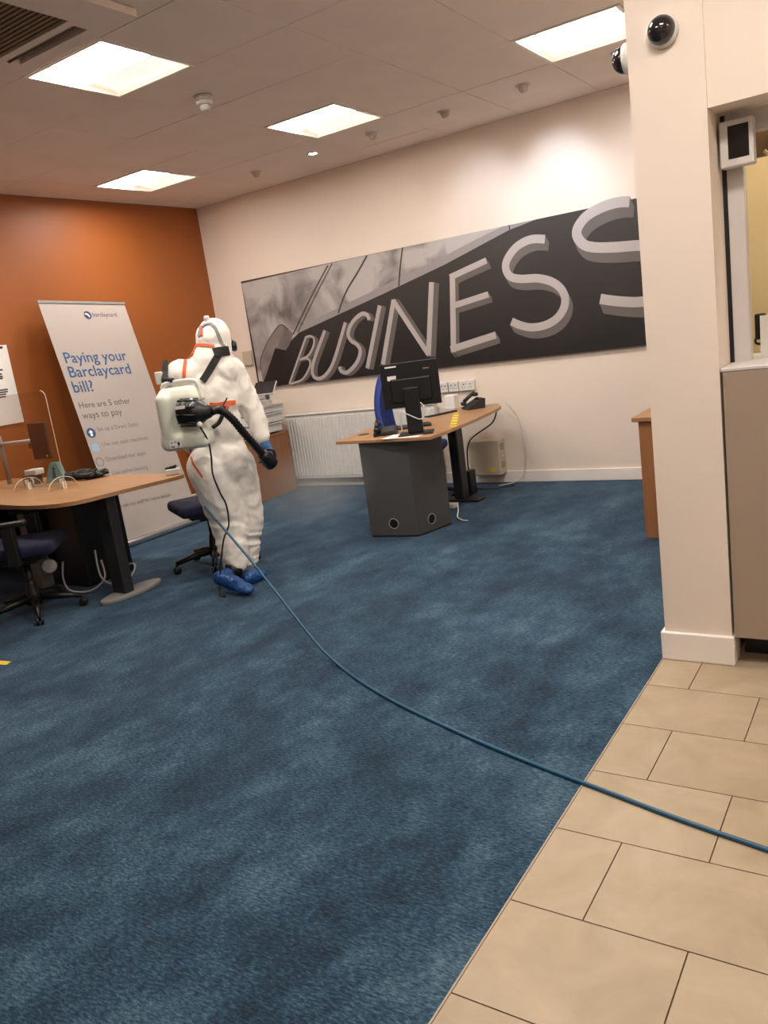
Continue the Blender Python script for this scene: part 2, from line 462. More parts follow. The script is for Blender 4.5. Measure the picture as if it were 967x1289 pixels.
# ================================================================== CEILING FIXTURES
def ceiling_light(i, j, label):
    a, b, c, d = cell(i, j); cx, cy = (a + b) / 2, (c + d) / 2
    t = thing('ceiling_light', label, 'ceiling light', (cx, cy, CZ), 'square recessed ceiling lights')
    o, q = 0.005, 0.022
    a, b, c, d = a + o, b - o, c + o, d - o
    z0, z1 = CZ - 0.004, CZ + 0.012
    part('frame', join(g_box(a, b, c, c + q, z0, z1), g_box(a, b, d - q, d, z0, z1), g_box(a, a + q, c + q, d - q, z0, z1), g_box(b - q, b, c + q, d - q, z0, z1)), 'frame_white', t)
    zt = CZ + 0.085
    part('housing', join(g_box(a, b, c, c + 0.01, z1, zt), g_box(a, b, d - 0.01, d, z1, zt), g_box(a, a + 0.01, c, d, z1, zt), g_box(b - 0.01, b, c, d, z1, zt), g_box(a, b, c, d, zt, zt + 0.008)), 'frame_white', t)
    mid = c + (d - c) * 0.62
    # curved lit trough (near half) and reflector (far half)
    pr = []
    for k in range(13):
        u = k / 12; pr.append((c + 0.026 + (mid - c - 0.03) * u, CZ + 0.030 + 0.045 * math.sin(math.pi * u) ** 0.8))
    V = [(x, y, z) for x in (a + 0.026, b - 0.026) for y, z in pr]
    F = [(k, k + 1, 14 + k, 13 + k) for k in range(12)]
    part('diffuser', (V, F), 'panel_near', t, True)
    V = [(x, y, z) for x in (a + 0.026, b - 0.026) for y, z in ((mid + 0.004, CZ + 0.060), (d - 0.026, CZ + 0.024))]
    part('reflector', (V, [(0, 1, 3, 2)]), 'panel_far', t)
    part('divider', g_box(a + 0.02, b - 0.02, mid - 0.003, mid + 0.003, CZ + 0.022, CZ + 0.075), 'frame_white', t)
    for xe in (a + 0.075, b - 0.075):
        arc = [(xe, y, z - 0.012) for y, z in pr]
        part('end_rib', g_tube(arc, 0.006, 6), 'mid_grey', t)
    return t
LL = ['bright square ceiling light beside the air conditioning grille', 'square ceiling light above the radiator and desk with the blue chair',
      'square ceiling light nearest the orange wall', 'square ceiling light beside the pillar and its dome camera',
      'square ceiling light above the desk with the clear screen', 'square ceiling light above the middle of the carpet',
      'square ceiling light over the carpet edge by the tiles',
      'added unseen ceiling light over the tiled floor in front of the counter', 'square ceiling light inside the staff booth',
      'square ceiling light over the tiles behind the viewer', 'added unseen ceiling light over the tiles beside the right hand wall']
for (i, j), l in zip(LIGHTS, LL):
    ceiling_light(i, j, l)

# air conditioning cassette (top left corner of the view)
a, b, c, d = AC
ac = thing('air_conditioner', 'square ceiling air conditioning cassette with brown grille and slots', 'air conditioner', ((a + b) / 2, (c + d) / 2, CZ - 0.04))
CZ_ = CZ; CZ = CZ - .004
gr = 0.22
part('fascia', join(g_box(a, b, d - 0.09, d, CZ - 0.035, CZ), g_box(a, b, c, c + 0.09, CZ - 0.035, CZ), g_box(a, a + 0.09, c + 0.09, d - 0.09, CZ - 0.035, CZ), g_box(b - 0.09, b, c + 0.09, d - 0.09, CZ - 0.035, CZ)), 'ceil', ac)
z0, z1 = CZ - 0.035, CZ
part('inner_fascia', join(g_box(a + .17, b - .17, d - gr, d - .17, z0, z1), g_box(a + .17, b - .17, c + .17, c + gr, z0, z1), g_box(a + .17, a + gr, c + gr, d - gr, z0, z1), g_box(b - gr, b - .17, c + gr, d - gr, z0, z1),
     g_box(a + .09, a + .30, d - .17, d - .09, z0, z1), g_box(b - .25, b - .09, d - .17, d - .09, z0, z1), g_box(a + .09, a + .30, c + .09, c + .17, z0, z1), g_box(b - .25, b - .09, c + .09, c + .17, z0, z1),
     g_box(a + .09, a + .17, c + .17, d - .17, z0, z1), g_box(b - .17, b - .09, c + .17, d - .17, z0, z1)), 'ceil', ac)
part('slot_flap', g_xf(g_box(a + .30, b - .25, -.035, .035, -.004, .004), Matrix.Translation((0, d - .13, CZ - 0.022)) @ Matrix.Rotation(0.5, 4, 'X')), 'grille', ac)
for k in range(22):
    yk = c + gr + 0.01 + k * (d - c - 2 * gr - 0.02) / 21.0
    part('grille_slat', g_box(a + gr, b - gr, yk - 0.009, yk + 0.009, CZ - 0.030, CZ - 0.020), 'grille', ac)

CZ = CZ_
# smoke detector
p = Vector((-3.83, 4.22, CZ))
sd = thing('smoke_detector', 'round white smoke detector hanging from the ceiling tiles', 'smoke detector', p)
part('base', g_lathe([(0.058, 0), (0.058, -0.018), (0.05, -0.022)], 24, p), 'light_grey', sd, True)
part('body', g_lathe([(0.052, -0.022), (0.056, -0.03), (0.054, -0.048), (0.044, -0.055)], 24, p), 'white_pl', sd, True)
part('sensor_cap', g_lathe([(0.034, -0.055), (0.036, -0.072), (0.028, -0.088), (0.012, -0.092)], 20, p), 'white_pl', sd, True)

# eyeball downlights in a row before the mural wall
SP = [(-5.148, 6.21, 0, 'unlit recessed spotlight nearest the orange wall'), (-4.454, 6.19, 2, 'small round spotlight glowing white in the ceiling row'),
      (-3.793, 6.15, 0, 'recessed eyeball spotlight next to the small glowing one'), (-3.104, 6.15, 1, 'recessed eyeball spotlight second from the pillar camera'),
      (-2.422, 6.11, 1, 'lit eyeball spotlight casting the brightest glow over the mural'), (-1.69, 6.05, 1, 'eyeball spotlight half hidden behind the side dome camera')]
for x, y, lit, lab in SP:
    p = Vector((x, y, CZ))
    t = thing('ceiling_spotlight', lab, 'spotlight', p, 'spotlights in a row along the mural wall')
    part('trim_ring', g_lathe([(0.036, 0.004), (0.055, 0.002), (0.057, -0.004), (0.05, -0.008), (0.036, -0.004)], 24, p), 'light_grey', t, True)
    if lit == 2:
        part('lens', g_lathe([(0.036, -0.004), (0.02, -0.008), (0.001, -0.009)], 20, p), emit('small_spot_lens', (1, 0.97, 0.93), 14), t, True)
        continue
    aim = (Vector((x + (-0.05), D, 2.35)) - p).normalized()
    ax = (aim + Vector((0, 0, -0.6))).normalized()
    part('eyeball', g_lathe([(0.034, -0.03), (0.036, 0.0), (0.033, 0.022), (0.026, 0.034)], 20, p + Vector((0, 0, -0.012)), ax), 'beige_box', t, True)
    part('lens', g_lathe([(0.024, 0.0345), (0.001, 0.0355)], 16, p + Vector((0, 0, -0.012)), ax), emit('spot_lens_%d' % lit, (0.9, 0.95, 1.0), 3 if lit else 0.0), t, True)
    if lit == 1:
        ld = bpy.data.lights.new('spot_light', 'SPOT'); lo = bpy.data.objects.new('spot_lamp', ld); COL.objects.link(lo)
        lo.parent = t
        lo.location = Vector((0, 0, -0.012)) + ax * 0.045
        tgt = Vector((x - 0.08, D, 2.42)); dr = (tgt - (p + lo.location)).normalized()
        lo.rotation_euler = dr.to_track_quat('-Z', 'Y').to_euler()
        ld.energy = SPOT_W * (1.0 if x > -2.6 else 0.45); ld.spot_size = math.radians(74); ld.spot_blend = 1.0; ld.color = (0.72, 0.83, 1.0); ld.shadow_soft_size = 0.04
        if x > -2: ld.energy *= 0.35

# ================================================================== MURAL
MY = D - 0.035
mu = thing('mural', 'long black and white wall mural with the word BUSINESS and cloudy sky', 'mural', (-3.7, D - 0.02, 1.14))
part('canvas', g_box(-6.15, -1.15, MY, D - 0.002, 1.142, 2.30), 'fascia', mu)
def mpts(px, lift): return [aty(x, y, MY - lift) for x, y in px]
def mclip(p): p.z = min(max(p.z, 1.1425), 2.2995); p.x = max(p.x, -6.1495); return p
def flat_poly(name, px, lift, mat, parent=mu):
    P = [mclip(q) for q in mpts(px, lift)]
    return part(name, g_prism(P, (0, 0.0006, 0)), mat, parent)
def ribbon(px, wpx, lift, smooth=True, taper=None):
    """flat printed stroke: centre line given on the mural, mitred ribbon"""
    P = mpts(px, lift)
    if smooth: P = smooth_path(P, 6)
    Lft, Rgt = [], []
    n = len(P)
    for i, q in enumerate(P):
        a = P[max(0, i - 1)]; b = P[min(n - 1, i + 1)]; t = (b - a).normalized()
        nn = Vector((-t.z, 0, t.x))
        wv = wpx if taper is None else taper[0] + (taper[1] - taper[0]) * i / (n - 1)
        Lft.append(q + nn * wv / 2); Rgt.append(q - nn * wv / 2)
    V = [tuple(q) for q in Lft + Rgt]
    F = [(i, i + 1, n + i + 1, n + i) for i in range(n - 1)]
    return V, F
def sweep(px, wpx, off, lift, smooth=True):
    """printed letter depth: the stroke swept along a small offset"""
    g0 = ribbon(px, wpx, lift, smooth); P, Fq = g0; n = len(P) // 2
    V, F = [], []
    o = Vector((off[0], 0, off[1]))
    for k in range(1, 13):
        d = o * (k / 12); b = len(V)
        V += [tuple(Vector(p) + d + Vector((0, 0.0002 * k, 0))) for p in P]; F += [tuple(i + b for i in f) for f in Fq]
    return V, F
def Z(sc, ox, oy, pts): return [(ox + x * sc, oy + y * sc) for x, y in pts]
z3 = lambda p: Z(.18614, 300, 330, p)
z4 = lambda p: Z(.16546, 400, 330, p)
z5 = lambda p: Z(.20683, 540, 270, p)
z6 = lambda p: Z(.18614, 640, 230, p)
flat_poly('sky_print', [(304, 357), (420, 330.5), (560, 298.6), (674, 272.5), (640, 290), (560, 333), (480, 371), (400, 408), (376, 419), (362, 433), (345, 462), (333, 480), (326, 480), (322, 452)], 0.0006, 'cloud')
flat_poly('band_print', [(377, 411), (400, 400), (480, 361), (560, 322), (600, 301), (632, 282.3), (674, 272.5), (640, 290), (560, 333), (480, 371), (400, 408), (376, 419)], 0.0012, 'band_print')
flat_poly('drum_rim_print', z3([(300, 420), (372, 482), (345, 560), (318, 600), (215, 800), (165, 800), (150, 700), (175, 600)]), 0.0018, 'grey_print')
flat_poly('drum_face_print', z3([(296, 424), (262, 442), (215, 510), (175, 590), (152, 660), (150, 730), (165, 760), (205, 700), (250, 610), (285, 520), (310, 450)]), 0.0024, 'drum_print')
part('drum_outline_print', ribbon(z3([(340, 455), (296, 424), (262, 442), (215, 510), (175, 590), (152, 660), (150, 730)]), .010, 0.0028), 'line_print', mu)
flat_poly('drum_shadow_print', z3([(322, 596), (250, 580), (190, 760), (160, 830), (215, 830)]), 0.0026, 'dark_print')
for nm, px, wd in (('mullion_print', [(413, 334), (392, 373), (369, 421)], .016), ('mullion_print', [(418, 332), (398, 371), (375, 418)], .012),
                   ('mullion_print', [(462, 322), (449, 345), (438, 363), (431, 379), (426, 394)], .018), ('mullion_print', [(507, 311), (504, 335), (502, 360)], .016), ('mullion_print', [(640.5, 281.5), (642, 290)], .012)):
    g = ribbon(px, wd, 0.0022); g = ([tuple(mclip(Vector(v))) for v in g[0]], g[1]); part(nm, g, 'line_print', mu)
def letter(strokes, wd, off, smooth):
    wd = [q * .88 for q in wd] if isinstance(wd, list) else wd * .88
    face, side = [], []
    for k, (s, sm) in enumerate(strokes):
        face.append(ribbon(s, wd if not isinstance(wd, list) else wd[k], 0.0056 + 0.0002 * k, sm)); side.append(sweep(s, wd if not isinstance(wd, list) else wd[k], off, 0.0052, sm))
    gs = join(*face); lt = part('letter', gs, 'face_print', mu)
    g = join(*side); g = ([(max(v[0], -6.149), v[1], max(v[2], 1.1425)) for v in g[0]], g[1])
    part('letter_side', g, 'side_print', lt)
    return lt
letter([(z3([(458, 505), (345, 825)]), False), (z3([(455, 508), (488, 500), (512, 520), (506, 572), (472, 632), (415, 660)]), True), (z3([(415, 660), (462, 650), (486, 676), (476, 725), (430, 795), (345, 825)]), True)], .026, (.040, -.012), True)
letter([(z3([(585, 462), (520, 640), (501, 715), (507, 768), (538, 788), (580, 772), (625, 715), (662, 620), (724, 408)]), True)], .042, (.046, -.02), True)
letter([(z4([(392, 438), (376, 402), (338, 393), (285, 432), (246, 490), (232, 550), (255, 598), (300, 628), (324, 675), (308, 742), (268, 802), (220, 840), (180, 830), (165, 795)]), True)], .046, (.046, -.018), True)
letter([(z4([(472, 330), (377, 808)]), False)], .050, (.052, -.016), False)
letter([(z4([(578, 286), (496, 778)]), False), (z4([(572, 290), (845, 705)]), False), (z4([(866, 152), (843, 710)]), False)], [.056, .058, .060], (.052, -.018), False)
letter([(z5([(143, 372), (150, 838)]), False), (z5([(128, 383), (350, 280)]), False), (z5([(150, 555), (362, 486)]), False), (z5([(133, 822), (408, 733)]), False)], [.064, .062, .062, .072], (.030, -.048), False)
letter([(z5([(706, 150), (620, 152), (540, 192), (484, 260), (467, 320), (492, 375), (560, 392), (660, 388), (745, 408), (804, 452), (830, 515), (815, 583), (770, 640), (700, 676), (620, 687), (552, 672), (503, 650)]), True)], .080, (.028, -.066), True)
letter([(z6([(820, 128), (740, 133), (640, 163), (540, 218), (482, 282), (462, 340), (482, 390), (525, 425), (600, 438), (720, 436), (900, 424), (1010, 440), (1085, 500), (1105, 600), (1070, 710), (980, 785), (890, 806), (800, 806), (700, 797), (622, 785)]), True)], .094, (.028, -.085), True)

# ================================================================== BANNER leaning towards the orange wall
bl = atz(155, 684, 0.05)
bt = atx(47.5, 380, -6.48); btr = atx(154, 378, -6.48)
B0 = Vector((bl.x, bl.y, 0.05)); UPv = (Vector((bt.x, bt.y, bt.z)) - B0); BH = UPv.length; UPv.normalize()
RTv = Vector((0, 1, 0)) ; RTv = (RTv - UPv * RTv.dot(UPv)).normalized(); BW = (btr - bt).length
BN = RTv.cross(UPv)
if BN.x < 0: BN = -BN
bn = thing('roller_banner', 'tall white roller banner about paying bills leaning at the orange wall', 'banner', (B0.x, B0.y + BW / 2, 0))
def bp_(u, v, l=0): return B0 + RTv * u + UPv * v + BN * l
part('banner_sheet', g_prism([bp_(0, 0), bp_(BW, 0), bp_(BW, BH), bp_(0, BH)], BN * -0.002), 'banner', bn)
part('top_rail', g_prism([bp_(-.005, BH - .012, .008), bp_(BW + .005, BH - .012, .008), bp_(BW + .005, BH + .012, .008), bp_(-.005, BH + .012, .008)], BN * -0.018), 'mid_grey', bn)
part('base_cassette', g_bev(g_box(B0.x - 0.07, B0.x + 0.045, B0.y - 0.01, B0.y + BW + 0.01, 0.0, 0.06), 0.02, 3), 'chrome', bn, True)
part('support_pole', g_tube([(B0.x - 0.02, B0.y + BW / 2, 0.04), bp_(BW / 2, BH, -0.02)], 0.008), 'chrome', bn)
def plane_text(txt, pl, pr, mat, parent, name, lift=0.001, nrm=None, bold=0.0):
    """lettering on the banner: baseline from pl to pr (points on its surface)"""
    cu = bpy.data.curves.new('t', 'FONT'); cu.body = txt; cu.size = 1.0; cu.offset = bold; cu.resolution_u = 3
    to = bpy.data.objects.new('t', cu); COL.objects.link(to)
    dg = bpy.context.evaluated_depsgraph_get(); me = bpy.data.meshes.new_from_object(to.evaluated_get(dg))
    V = [v.co.copy() for v in me.vertices]; F = [tuple(p.vertices) for p in me.polygons]
    bpy.data.objects.remove(to); bpy.data.curves.remove(cu); bpy.data.meshes.remove(me)
    x0 = min(v.x for v in V); x1 = max(v.x for v in V); W = (pr - pl).length; s = W / (x1 - x0); r = (pr - pl).normalized()
    nrm = nrm or BN
    u = nrm.cross(r).normalized()
    if u.z < 0: u = -u
    return part(name, ([tuple(pl + r * (v.x - x0) * s + u * v.y * s + nrm * lift) for v in V], F), mat, parent)
def bon(px, py): return on(px, py, BN, B0)
def btext(txt, x0, y0, x1, y1, mat, bold=0.0):
    a = bon(x0, y0); b = bon(x1, y1)
    ua = (a - B0).dot(RTv); va = (a - B0).dot(UPv); ub = (b - B0).dot(RTv); vb = (b - B0).dot(UPv); vm = (va + vb) / 2
    return plane_text(txt, bp_(ua, vm), bp_(ub, vm), mat, bn, 'lettering', 0.0012, None, bold)
k8 = lambda x, y: (60 + x * .2483, 370 + y * .2483)
def bt8(txt, x0, y0, x1, y1, mat, bold=0.0): btext(txt, *k8(x0, y0), *k8(x1, y1), mat, bold)
bt8('barclaycard', 232, 118, 352, 112, 'ink_navy')
bt8('Paying your', 95, 357, 404, 330, 'ink_blue', 0.008)
bt8('Barclaycard', 118, 430, 424, 397, 'ink_blue', 0.008)
bt8('bill?', 137, 503, 238, 490, 'ink_blue', 0.008)
bt8('Here are 5 other', 165, 583, 420, 552, 'ink_grey', 0.0)
bt8('ways to pay', 180, 635, 380, 610, 'ink_grey', 0.0)
bt8('Set up a Direct Debit', 255, 697, 462, 668, 'ink_pale')
bt8('Use our cash machines', 280, 775, 508, 735, 'ink_pale')
bt8('Download our apps', 300, 850, 497, 812, 'ink_pale')
bt8('Use online banking', 330, 918, 510, 885, 'ink_pale')
bt8('Please ask our staff for more details', 328, 1100, 622, 1020, 'ink_grey')
def disc_on_banner(px, py, r, mat, n=20, ring=None, lift=0.0012):
    c = bon(*k8(px, py)); P = [c + RTv * math.cos(a) * r + UPv * math.sin(a) * r + BN * lift for a in [2 * math.pi * k / n for k in range(n)]]
    if ring:
        Q = [c + RTv * math.cos(a) * ring + UPv * math.sin(a) * ring + BN * lift for a in [2 * math.pi * k / n for k in range(n)]]
        return (P + Q, [(k, (k + 1) % n, n + (k + 1) % n, n + k) for k in range(n)])
    return (P, [tuple(range(n))])
part('logo_disc', disc_on_banner(203, 108, .040, 'x'), 'ink_navy', bn)
c = bon(*k8(203, 108))
part('logo_swirl', ([c + RTv * u + UPv * v + BN * .0016 for u, v in [(-.034, .012), (-.01, .022), (.012, .010), (.020, -.012), (.012, -.028), (.004, -.010), (-.012, .004)]], [tuple(range(7))]), 'paper', bn)
part('icon_disc', disc_on_banner(220, 705, .046, 'x'), 'ink_blue', bn)
c = bon(*k8(220, 705))
part('icon_mark', ([c + RTv * u + UPv * v + BN * .0016 for u, v in [(-.012, -.03), (.012, -.03), (.012, .004), (.026, .004), (0, .03), (-.026, .004), (-.012, .004)]], [tuple(range(7))]), 'paper', bn)
c = bon(*k8(243, 780))
part('icon_square', ([c + RTv * u + UPv * v + BN * .0012 for u, v in [(-.036, -.036), (.036, -.036), (.036, .036), (-.036, .036)]], [(0, 1, 2, 3)]), plain('icon_blue_grey', (150, 174, 200), .5), bn)
part('icon_ring', disc_on_banner(265, 852, .042, 'x', 20, .034), 'ink_pale', bn)

# poster on orange wall
po = thing('wall_poster', 'white printed notice fixed to the orange wall beside the banner', 'poster', (WX, 3.75, 1.2))
part('sheet', g_box(WX + .002, WX + .012, 3.25, 4.27, 1.205, 1.885), 'paper', po)
def wt(px0, py0, px1, py1, h):
    a = atx(px0, py0, WX + .0125); b = atx(px1, py1, WX + .0125)
    z = (a.z + b.z) / 2; yb = max(a.y, b.y)
    part('text_line', g_box(WX + .0122, WX + .0128, yb - .5, yb, z - h / 2, z + h / 2), 'ink_black', po)
z4k = lambda x, y: (x * .0932, 420 + y * .0931)
for x, y, h in ((35, 185, .02), (35, 487, .013), (25, 545, .013), (38, 577, .013), (40, 603, .013), (105, 752, .012), (105, 782, .012), (85, 815, .012), (80, 850, .012)):
    wt(*z4k(x - 30, y + 4), *z4k(x, y), h)

# ================================================================== RADIATOR
ra = thing('radiator', 'white ribbed panel radiator on the cream wall below the mural', 'radiator', (-4.85, D - 0.08, 0.09))
RX0, RX1 = -5.78, -3.9
part('panel', g_bev(g_box(RX0, RX1, D - .10, D - .03, .10, .80), .008, 2), 'white_pl', ra)
part('top_grille', g_bev(g_box(RX0 - .004, RX1 + .004, D - .112, D - .028, .80, .815), .004, 1), 'white_pl', ra)
nf = 46
for k in range(nf):
    x = RX0 + .025 + k * (RX1 - RX0 - .05) / (nf - 1)
    part('rib', g_xf(g_bev(g_box(-.012, .012, -.009, .006, 0, .64), .005, 1), Matrix.Translation((x, D - .10, .13))), 'white_pl', ra)
part('valve', g_tube([(RX0 - .03, D - .06, 0.0), (RX0 - .03, D - .06, .14), (RX0, D - .06, .14)], .01), 'chrome', ra)

# ================================================================== CHAIRS
def office_chair(name, label, loc, rz, fab, bz=0.0, arms=False, group='office swivel chairs'):
    t = local_thing(name, label, 'chair', loc, rz, group)
    part('seat', g_rbox((0, 0.02, .475), (.48, .47, .085), .035, 4), fab, t, True)
    part('seat_pan', g_rbox((0, 0.0, .418), (.36, .36, .035), .012, 2), 'black', t)
    part('mechanism', g_rbox((0, -.02, .385), (.16, .22, .05), .012, 2), 'black', t)
    part('lever', g_tube([(0.05, 0, .39), (.26, .02, .385)], .007), 'black', t)
    if arms:
        for sx in (-1, 1):
            part('armrest', join(g_bev(g_box(sx * .27 - .03, sx * .27 + .03, -.02, .06, .40, .66), .01, 2), g_bev(g_box(sx * .27 - .035, sx * .27 + .035, -.12, .14, .655, .69), .012, 2), g_bev(g_box(min(0, sx * .29), max(0, sx * .29), -.01, .05, .395, .42), .006, 1)), 'black', t)
    part('gas_post', g_tube([(0, 0, .12), (0, 0, .37)], .026, 14), 'chrome' if fab != 'navy' else 'black', t, True)
    part('hub', g_lathe([(.05, .07), (.055, .10), (.045, .15), (.032, .22), (.03, .24)], 16), 'black', t, True)
    for k in range(5):
        a = 2 * math.pi * k / 5 + .3
        d = Vector((math.cos(a), math.sin(a), 0))
        lg = part('base_leg', g_tube([d * .03 + Vector((0, 0, .115)), d * .16 + Vector((0, 0, .105)), d * .31 + Vector((0, 0, .075))], [.028, .024, .016], 8), 'black', t, True)
        sd_ = Vector((-d.y, d.x, 0)); c0 = d * .31 + Vector((0, 0, .028))
        part('castor', join(g_lathe([(.02, -.024), (.028, -.02), (.028, -.006), (.02, -.004)], 14, c0, sd_), g_lathe([(.02, .004), (.028, .006), (.028, .02), (.02, .024)], 14, c0, sd_), g_tube([c0, c0 + Vector((0, 0, .05))], .008, 6)), 'black', lg, True)
    part('back_bar', g_tube(smooth_path([(0, -.12, .385), (0, -.26, .39), (0, -.30, .45), (0, -.29, .62 + bz)], 5), .018, 8, True, 2.0), 'black', t, True)
    # curved backrest pad
    V, F = [], []
    nu, nv = 9, 13
    pts = {}
    for sgn in (0, 1):
        for j in range(nv):
            for i in range(nu):
                u = -1 + 2 * i / (nu - 1); v = j / (nv - 1)
                hw = .22 * (1 - .28 * max(0, (v - .55) / .45) ** 2) * (1 - .15 * max(0, (.3 - v) / .3) ** 2)
                y = -.255 + .05 * u * u - .055 * math.cos((v - .35) * 3.0) + .03
                th = .045 * (max(0, 1 - abs(u) ** 4) ** .5) * (max(0, 1 - abs(2 * v - 1) ** 6) ** .5)
                pts[(sgn, i, j)] = len(V); V.append((u * hw, y - (th if sgn else -th * .2), .50 + bz + v * .54))
    for sgn in (0, 1):
        for j in range(nv - 1):
            for i in range(nu - 1):
                F.append((pts[(sgn, i, j)], pts[(sgn, i + 1, j)], pts[(sgn, i + 1, j + 1)], pts[(sgn, i, j + 1)]))
    for j in range(nv - 1):
        for i in (0, nu - 1): F.append((pts[(0, i, j)], pts[(0, i, j + 1)], pts[(1, i, j + 1)], pts[(1, i, j)]))
    for i in range(nu - 1):
        for j in (0, nv - 1): F.append((pts[(0, i, j)], pts[(0, i + 1, j)], pts[(1, i + 1, j)], pts[(1, i, j)]))
    part('backrest', (V, F), fab, t, True)
    return t
office_chair('office_chair', 'royal blue office chair behind the desk with the monitor', (-3.79, 6.20, 0), math.radians(-72), 'blue_fab', 0.17)
office_chair('office_chair', 'navy office chair half hidden behind the person in white', (-4.42, 4.16, 0), math.radians(150), 'navy')
office_chair('office_chair', 'navy office chair at the left edge before the clear screen desk', (-4.98, 2.98, 0), math.radians(-48), 'navy', 0.0, True)

# ================================================================== RIGHT DESK
T = .77
K = .967
dk = thing('desk', 'beech topped desk with a grey angled pedestal below the mural', 'desk', (-3.4, 5.6, 0))
top = [(-3.87, 5.12), (-2.99, 5.10), (-2.985, 5.35), (-3.03, 5.9), (-3.13, 6.62), (-3.17, 6.76), (-3.30, 6.98), (-3.66, 6.98), (-3.68, 6.5), (-3.62, 6.15), (-3.60, 5.95), (-3.68, 5.80), (-3.97, 5.78)]
top = [(x * K, y * K) for x, y in top]
part('desktop', g_bev(g_prism([(x, y, T - .026) for x, y in top], (0, 0, .026)), .003, 1), 'beech', dk)
ped = [(-3.54, 4.965), (-3.135, 5.01), (-3.045, 5.37), (-3.27, 5.56), (-3.54, 5.56)]
part('pedestal', g_prism([(x, y, .012) for x, y in ped], (0, 0, T - .039)), 'grey_lam', dk)
part('plinth', g_prism([(x * .985 - .05, y * .985 + .08, 0) for x, y in ped], (0, 0, .012)), 'black', dk)
def grommet(a, b, u, h, r):
    a = Vector((*a, h)); b = Vector((*b, h)); c = a.lerp(b, u); n = (b - a).cross(Vector((0, 0, 1))).normalized()
    if n.dot(CAM - c) < 0: n = -n
    gm = part('grommet', g_lathe([(r * .78, .0), (r * .80, .004), (r, .004), (r, .0)], 24, c, n), 'mid_grey', dk, True)
    part('grommet_hole', g_lathe([(r * .80, .001), (r * .01, .0015)], 24, c, n), 'black', gm)
grommet(ped[0], ped[1], .51, .105, .044)
grommet(ped[1], ped[2], .42, .10, .044)
part('cable_port', g_lathe([(.045, 0), (.045, .003), (.02, .004)], 24, (-3.80 * K, 5.42 * K, T)), 'black', dk)
part('leg', g_bev(g_box(-3.40, -3.31, 6.10, 6.22, .03, T - .026), .008, 1), 'dark_grey', dk)
part('foot', g_bev(g_box(-3.66, -3.16, 6.09, 6.23, 0.0, .03), .01, 2), 'dark_grey', dk)
part('modesty_panel', g_box(-3.60, -3.58, 5.63, 6.08, .30, T - .026), 'dark_grey', dk)

# monitor, seen from behind
mo = thing('monitor', 'black desktop monitor seen from behind on a black stand', 'monitor', (-3.22 * K, 5.30 * K, T))
mc = Vector((-3.225 * K, 5.315 * K, 1.138)); e1 = (Vector((-3.047, 5.424, 0)) - Vector((-3.395, 5.21, 0))).normalized(); nb = Vector((e1.y, -e1.x, 0))
e1 = Vector((.90, .44, 0)).normalized(); nb = Vector((e1.y, -e1.x, 0))
MB = Matrix((( e1.x, nb.x, 0, mc.x), (e1.y, nb.y, 0, mc.y), (0, 0, 1, mc.z), (0, 0, 0, 1)))
# local: x right, y towards camera (back of screen), z up
part('case', g_xf(g_bev(g_box(-.215, .215, -.018, .012, -.165, .165), .006, 2), MB), 'black', mo)
part('rear_bulge', g_xf(g_bev(g_box(-.15, .15, .012, .034, -.125, .05), .012, 2), MB), 'black', mo)
part('screen', g_xf(g_box(-.205, .205, -.0195, -.018, -.152, .155), MB), 'screen', mo)
part('asset_sticker', g_xf(g_prism([(-.165, .0125, .075), (-.10, .0125, .075), (-.10, .0125, .045), (-.13, .0125, .028), (-.165, .0125, .045)], (0, .0008, 0)), MB), 'paper', mo)
part('white_label', g_xf(g_box(-.175, -.09, .0125, .0132, .135, .146), MB), 'paper', mo)
part('brand_badge', g_xf(g_box(.105, .15, .0125, .0132, .098, .108), MB), 'grille', mo)
part('neck', g_xf(g_bev(g_box(-.058, .058, .034, .062, -.358, -.02), .008, 2), MB), 'black', mo)
part('stand_base', g_xf(g_bev(g_box(-.13, .13, -.07, .13, -.368, -.356), .005, 1), MB), 'black', mo)
part('monitor_cable', g_tube(smooth_path([MB @ Vector((.03, .04, -.12)), MB @ Vector((.08, .06, -.17)), MB @ Vector((.05, .07, -.26)), MB @ Vector((-.09, .06, -.2)), MB @ Vector((-.10, .05, -.345))], 6), .005, 6), 'light_grey', mo, True)

# things on the right desk
def at_desk(px, py, dz=0): return atz(px, py, T + dz)
q = at_desk(486, 547)
hs = thing('desk_phone', 'black telephone with handset lying left of the monitor stand', 'telephone', (q.x, q.y, T))
Rz = lambda a: Matrix.Rotation(a, 4, 'Z')
A = Matrix.Translation((q.x, q.y, T)) @ Rz(.5)
part('phone_body', g_xf(g_prism([(-.09, -.08, 0), (-.09, .09, 0), (-.09, .09, .055), (-.09, -.08, .018)], (.18, 0, 0)), A), 'black', hs)
part('handset', g_xf(join(g_rbox((-.06, -.055, .05), (.05, .05, .035), .014, 2), g_rbox((-.06, .075, .085), (.05, .05, .035), .014, 2), g_tube([(-.06, -.05, .068), (-.06, .01, .09), (-.06, .07, .10)], .018, 8)), A), 'black', hs, True)
part('keypad', g_xf(g_prism([(-.02, -.06, .0235), (-.02, .06, .0495), (.07, .06, .0495), (.07, -.06, .0235)], (0, 0, .003)), A), 'dark_grey', hs)
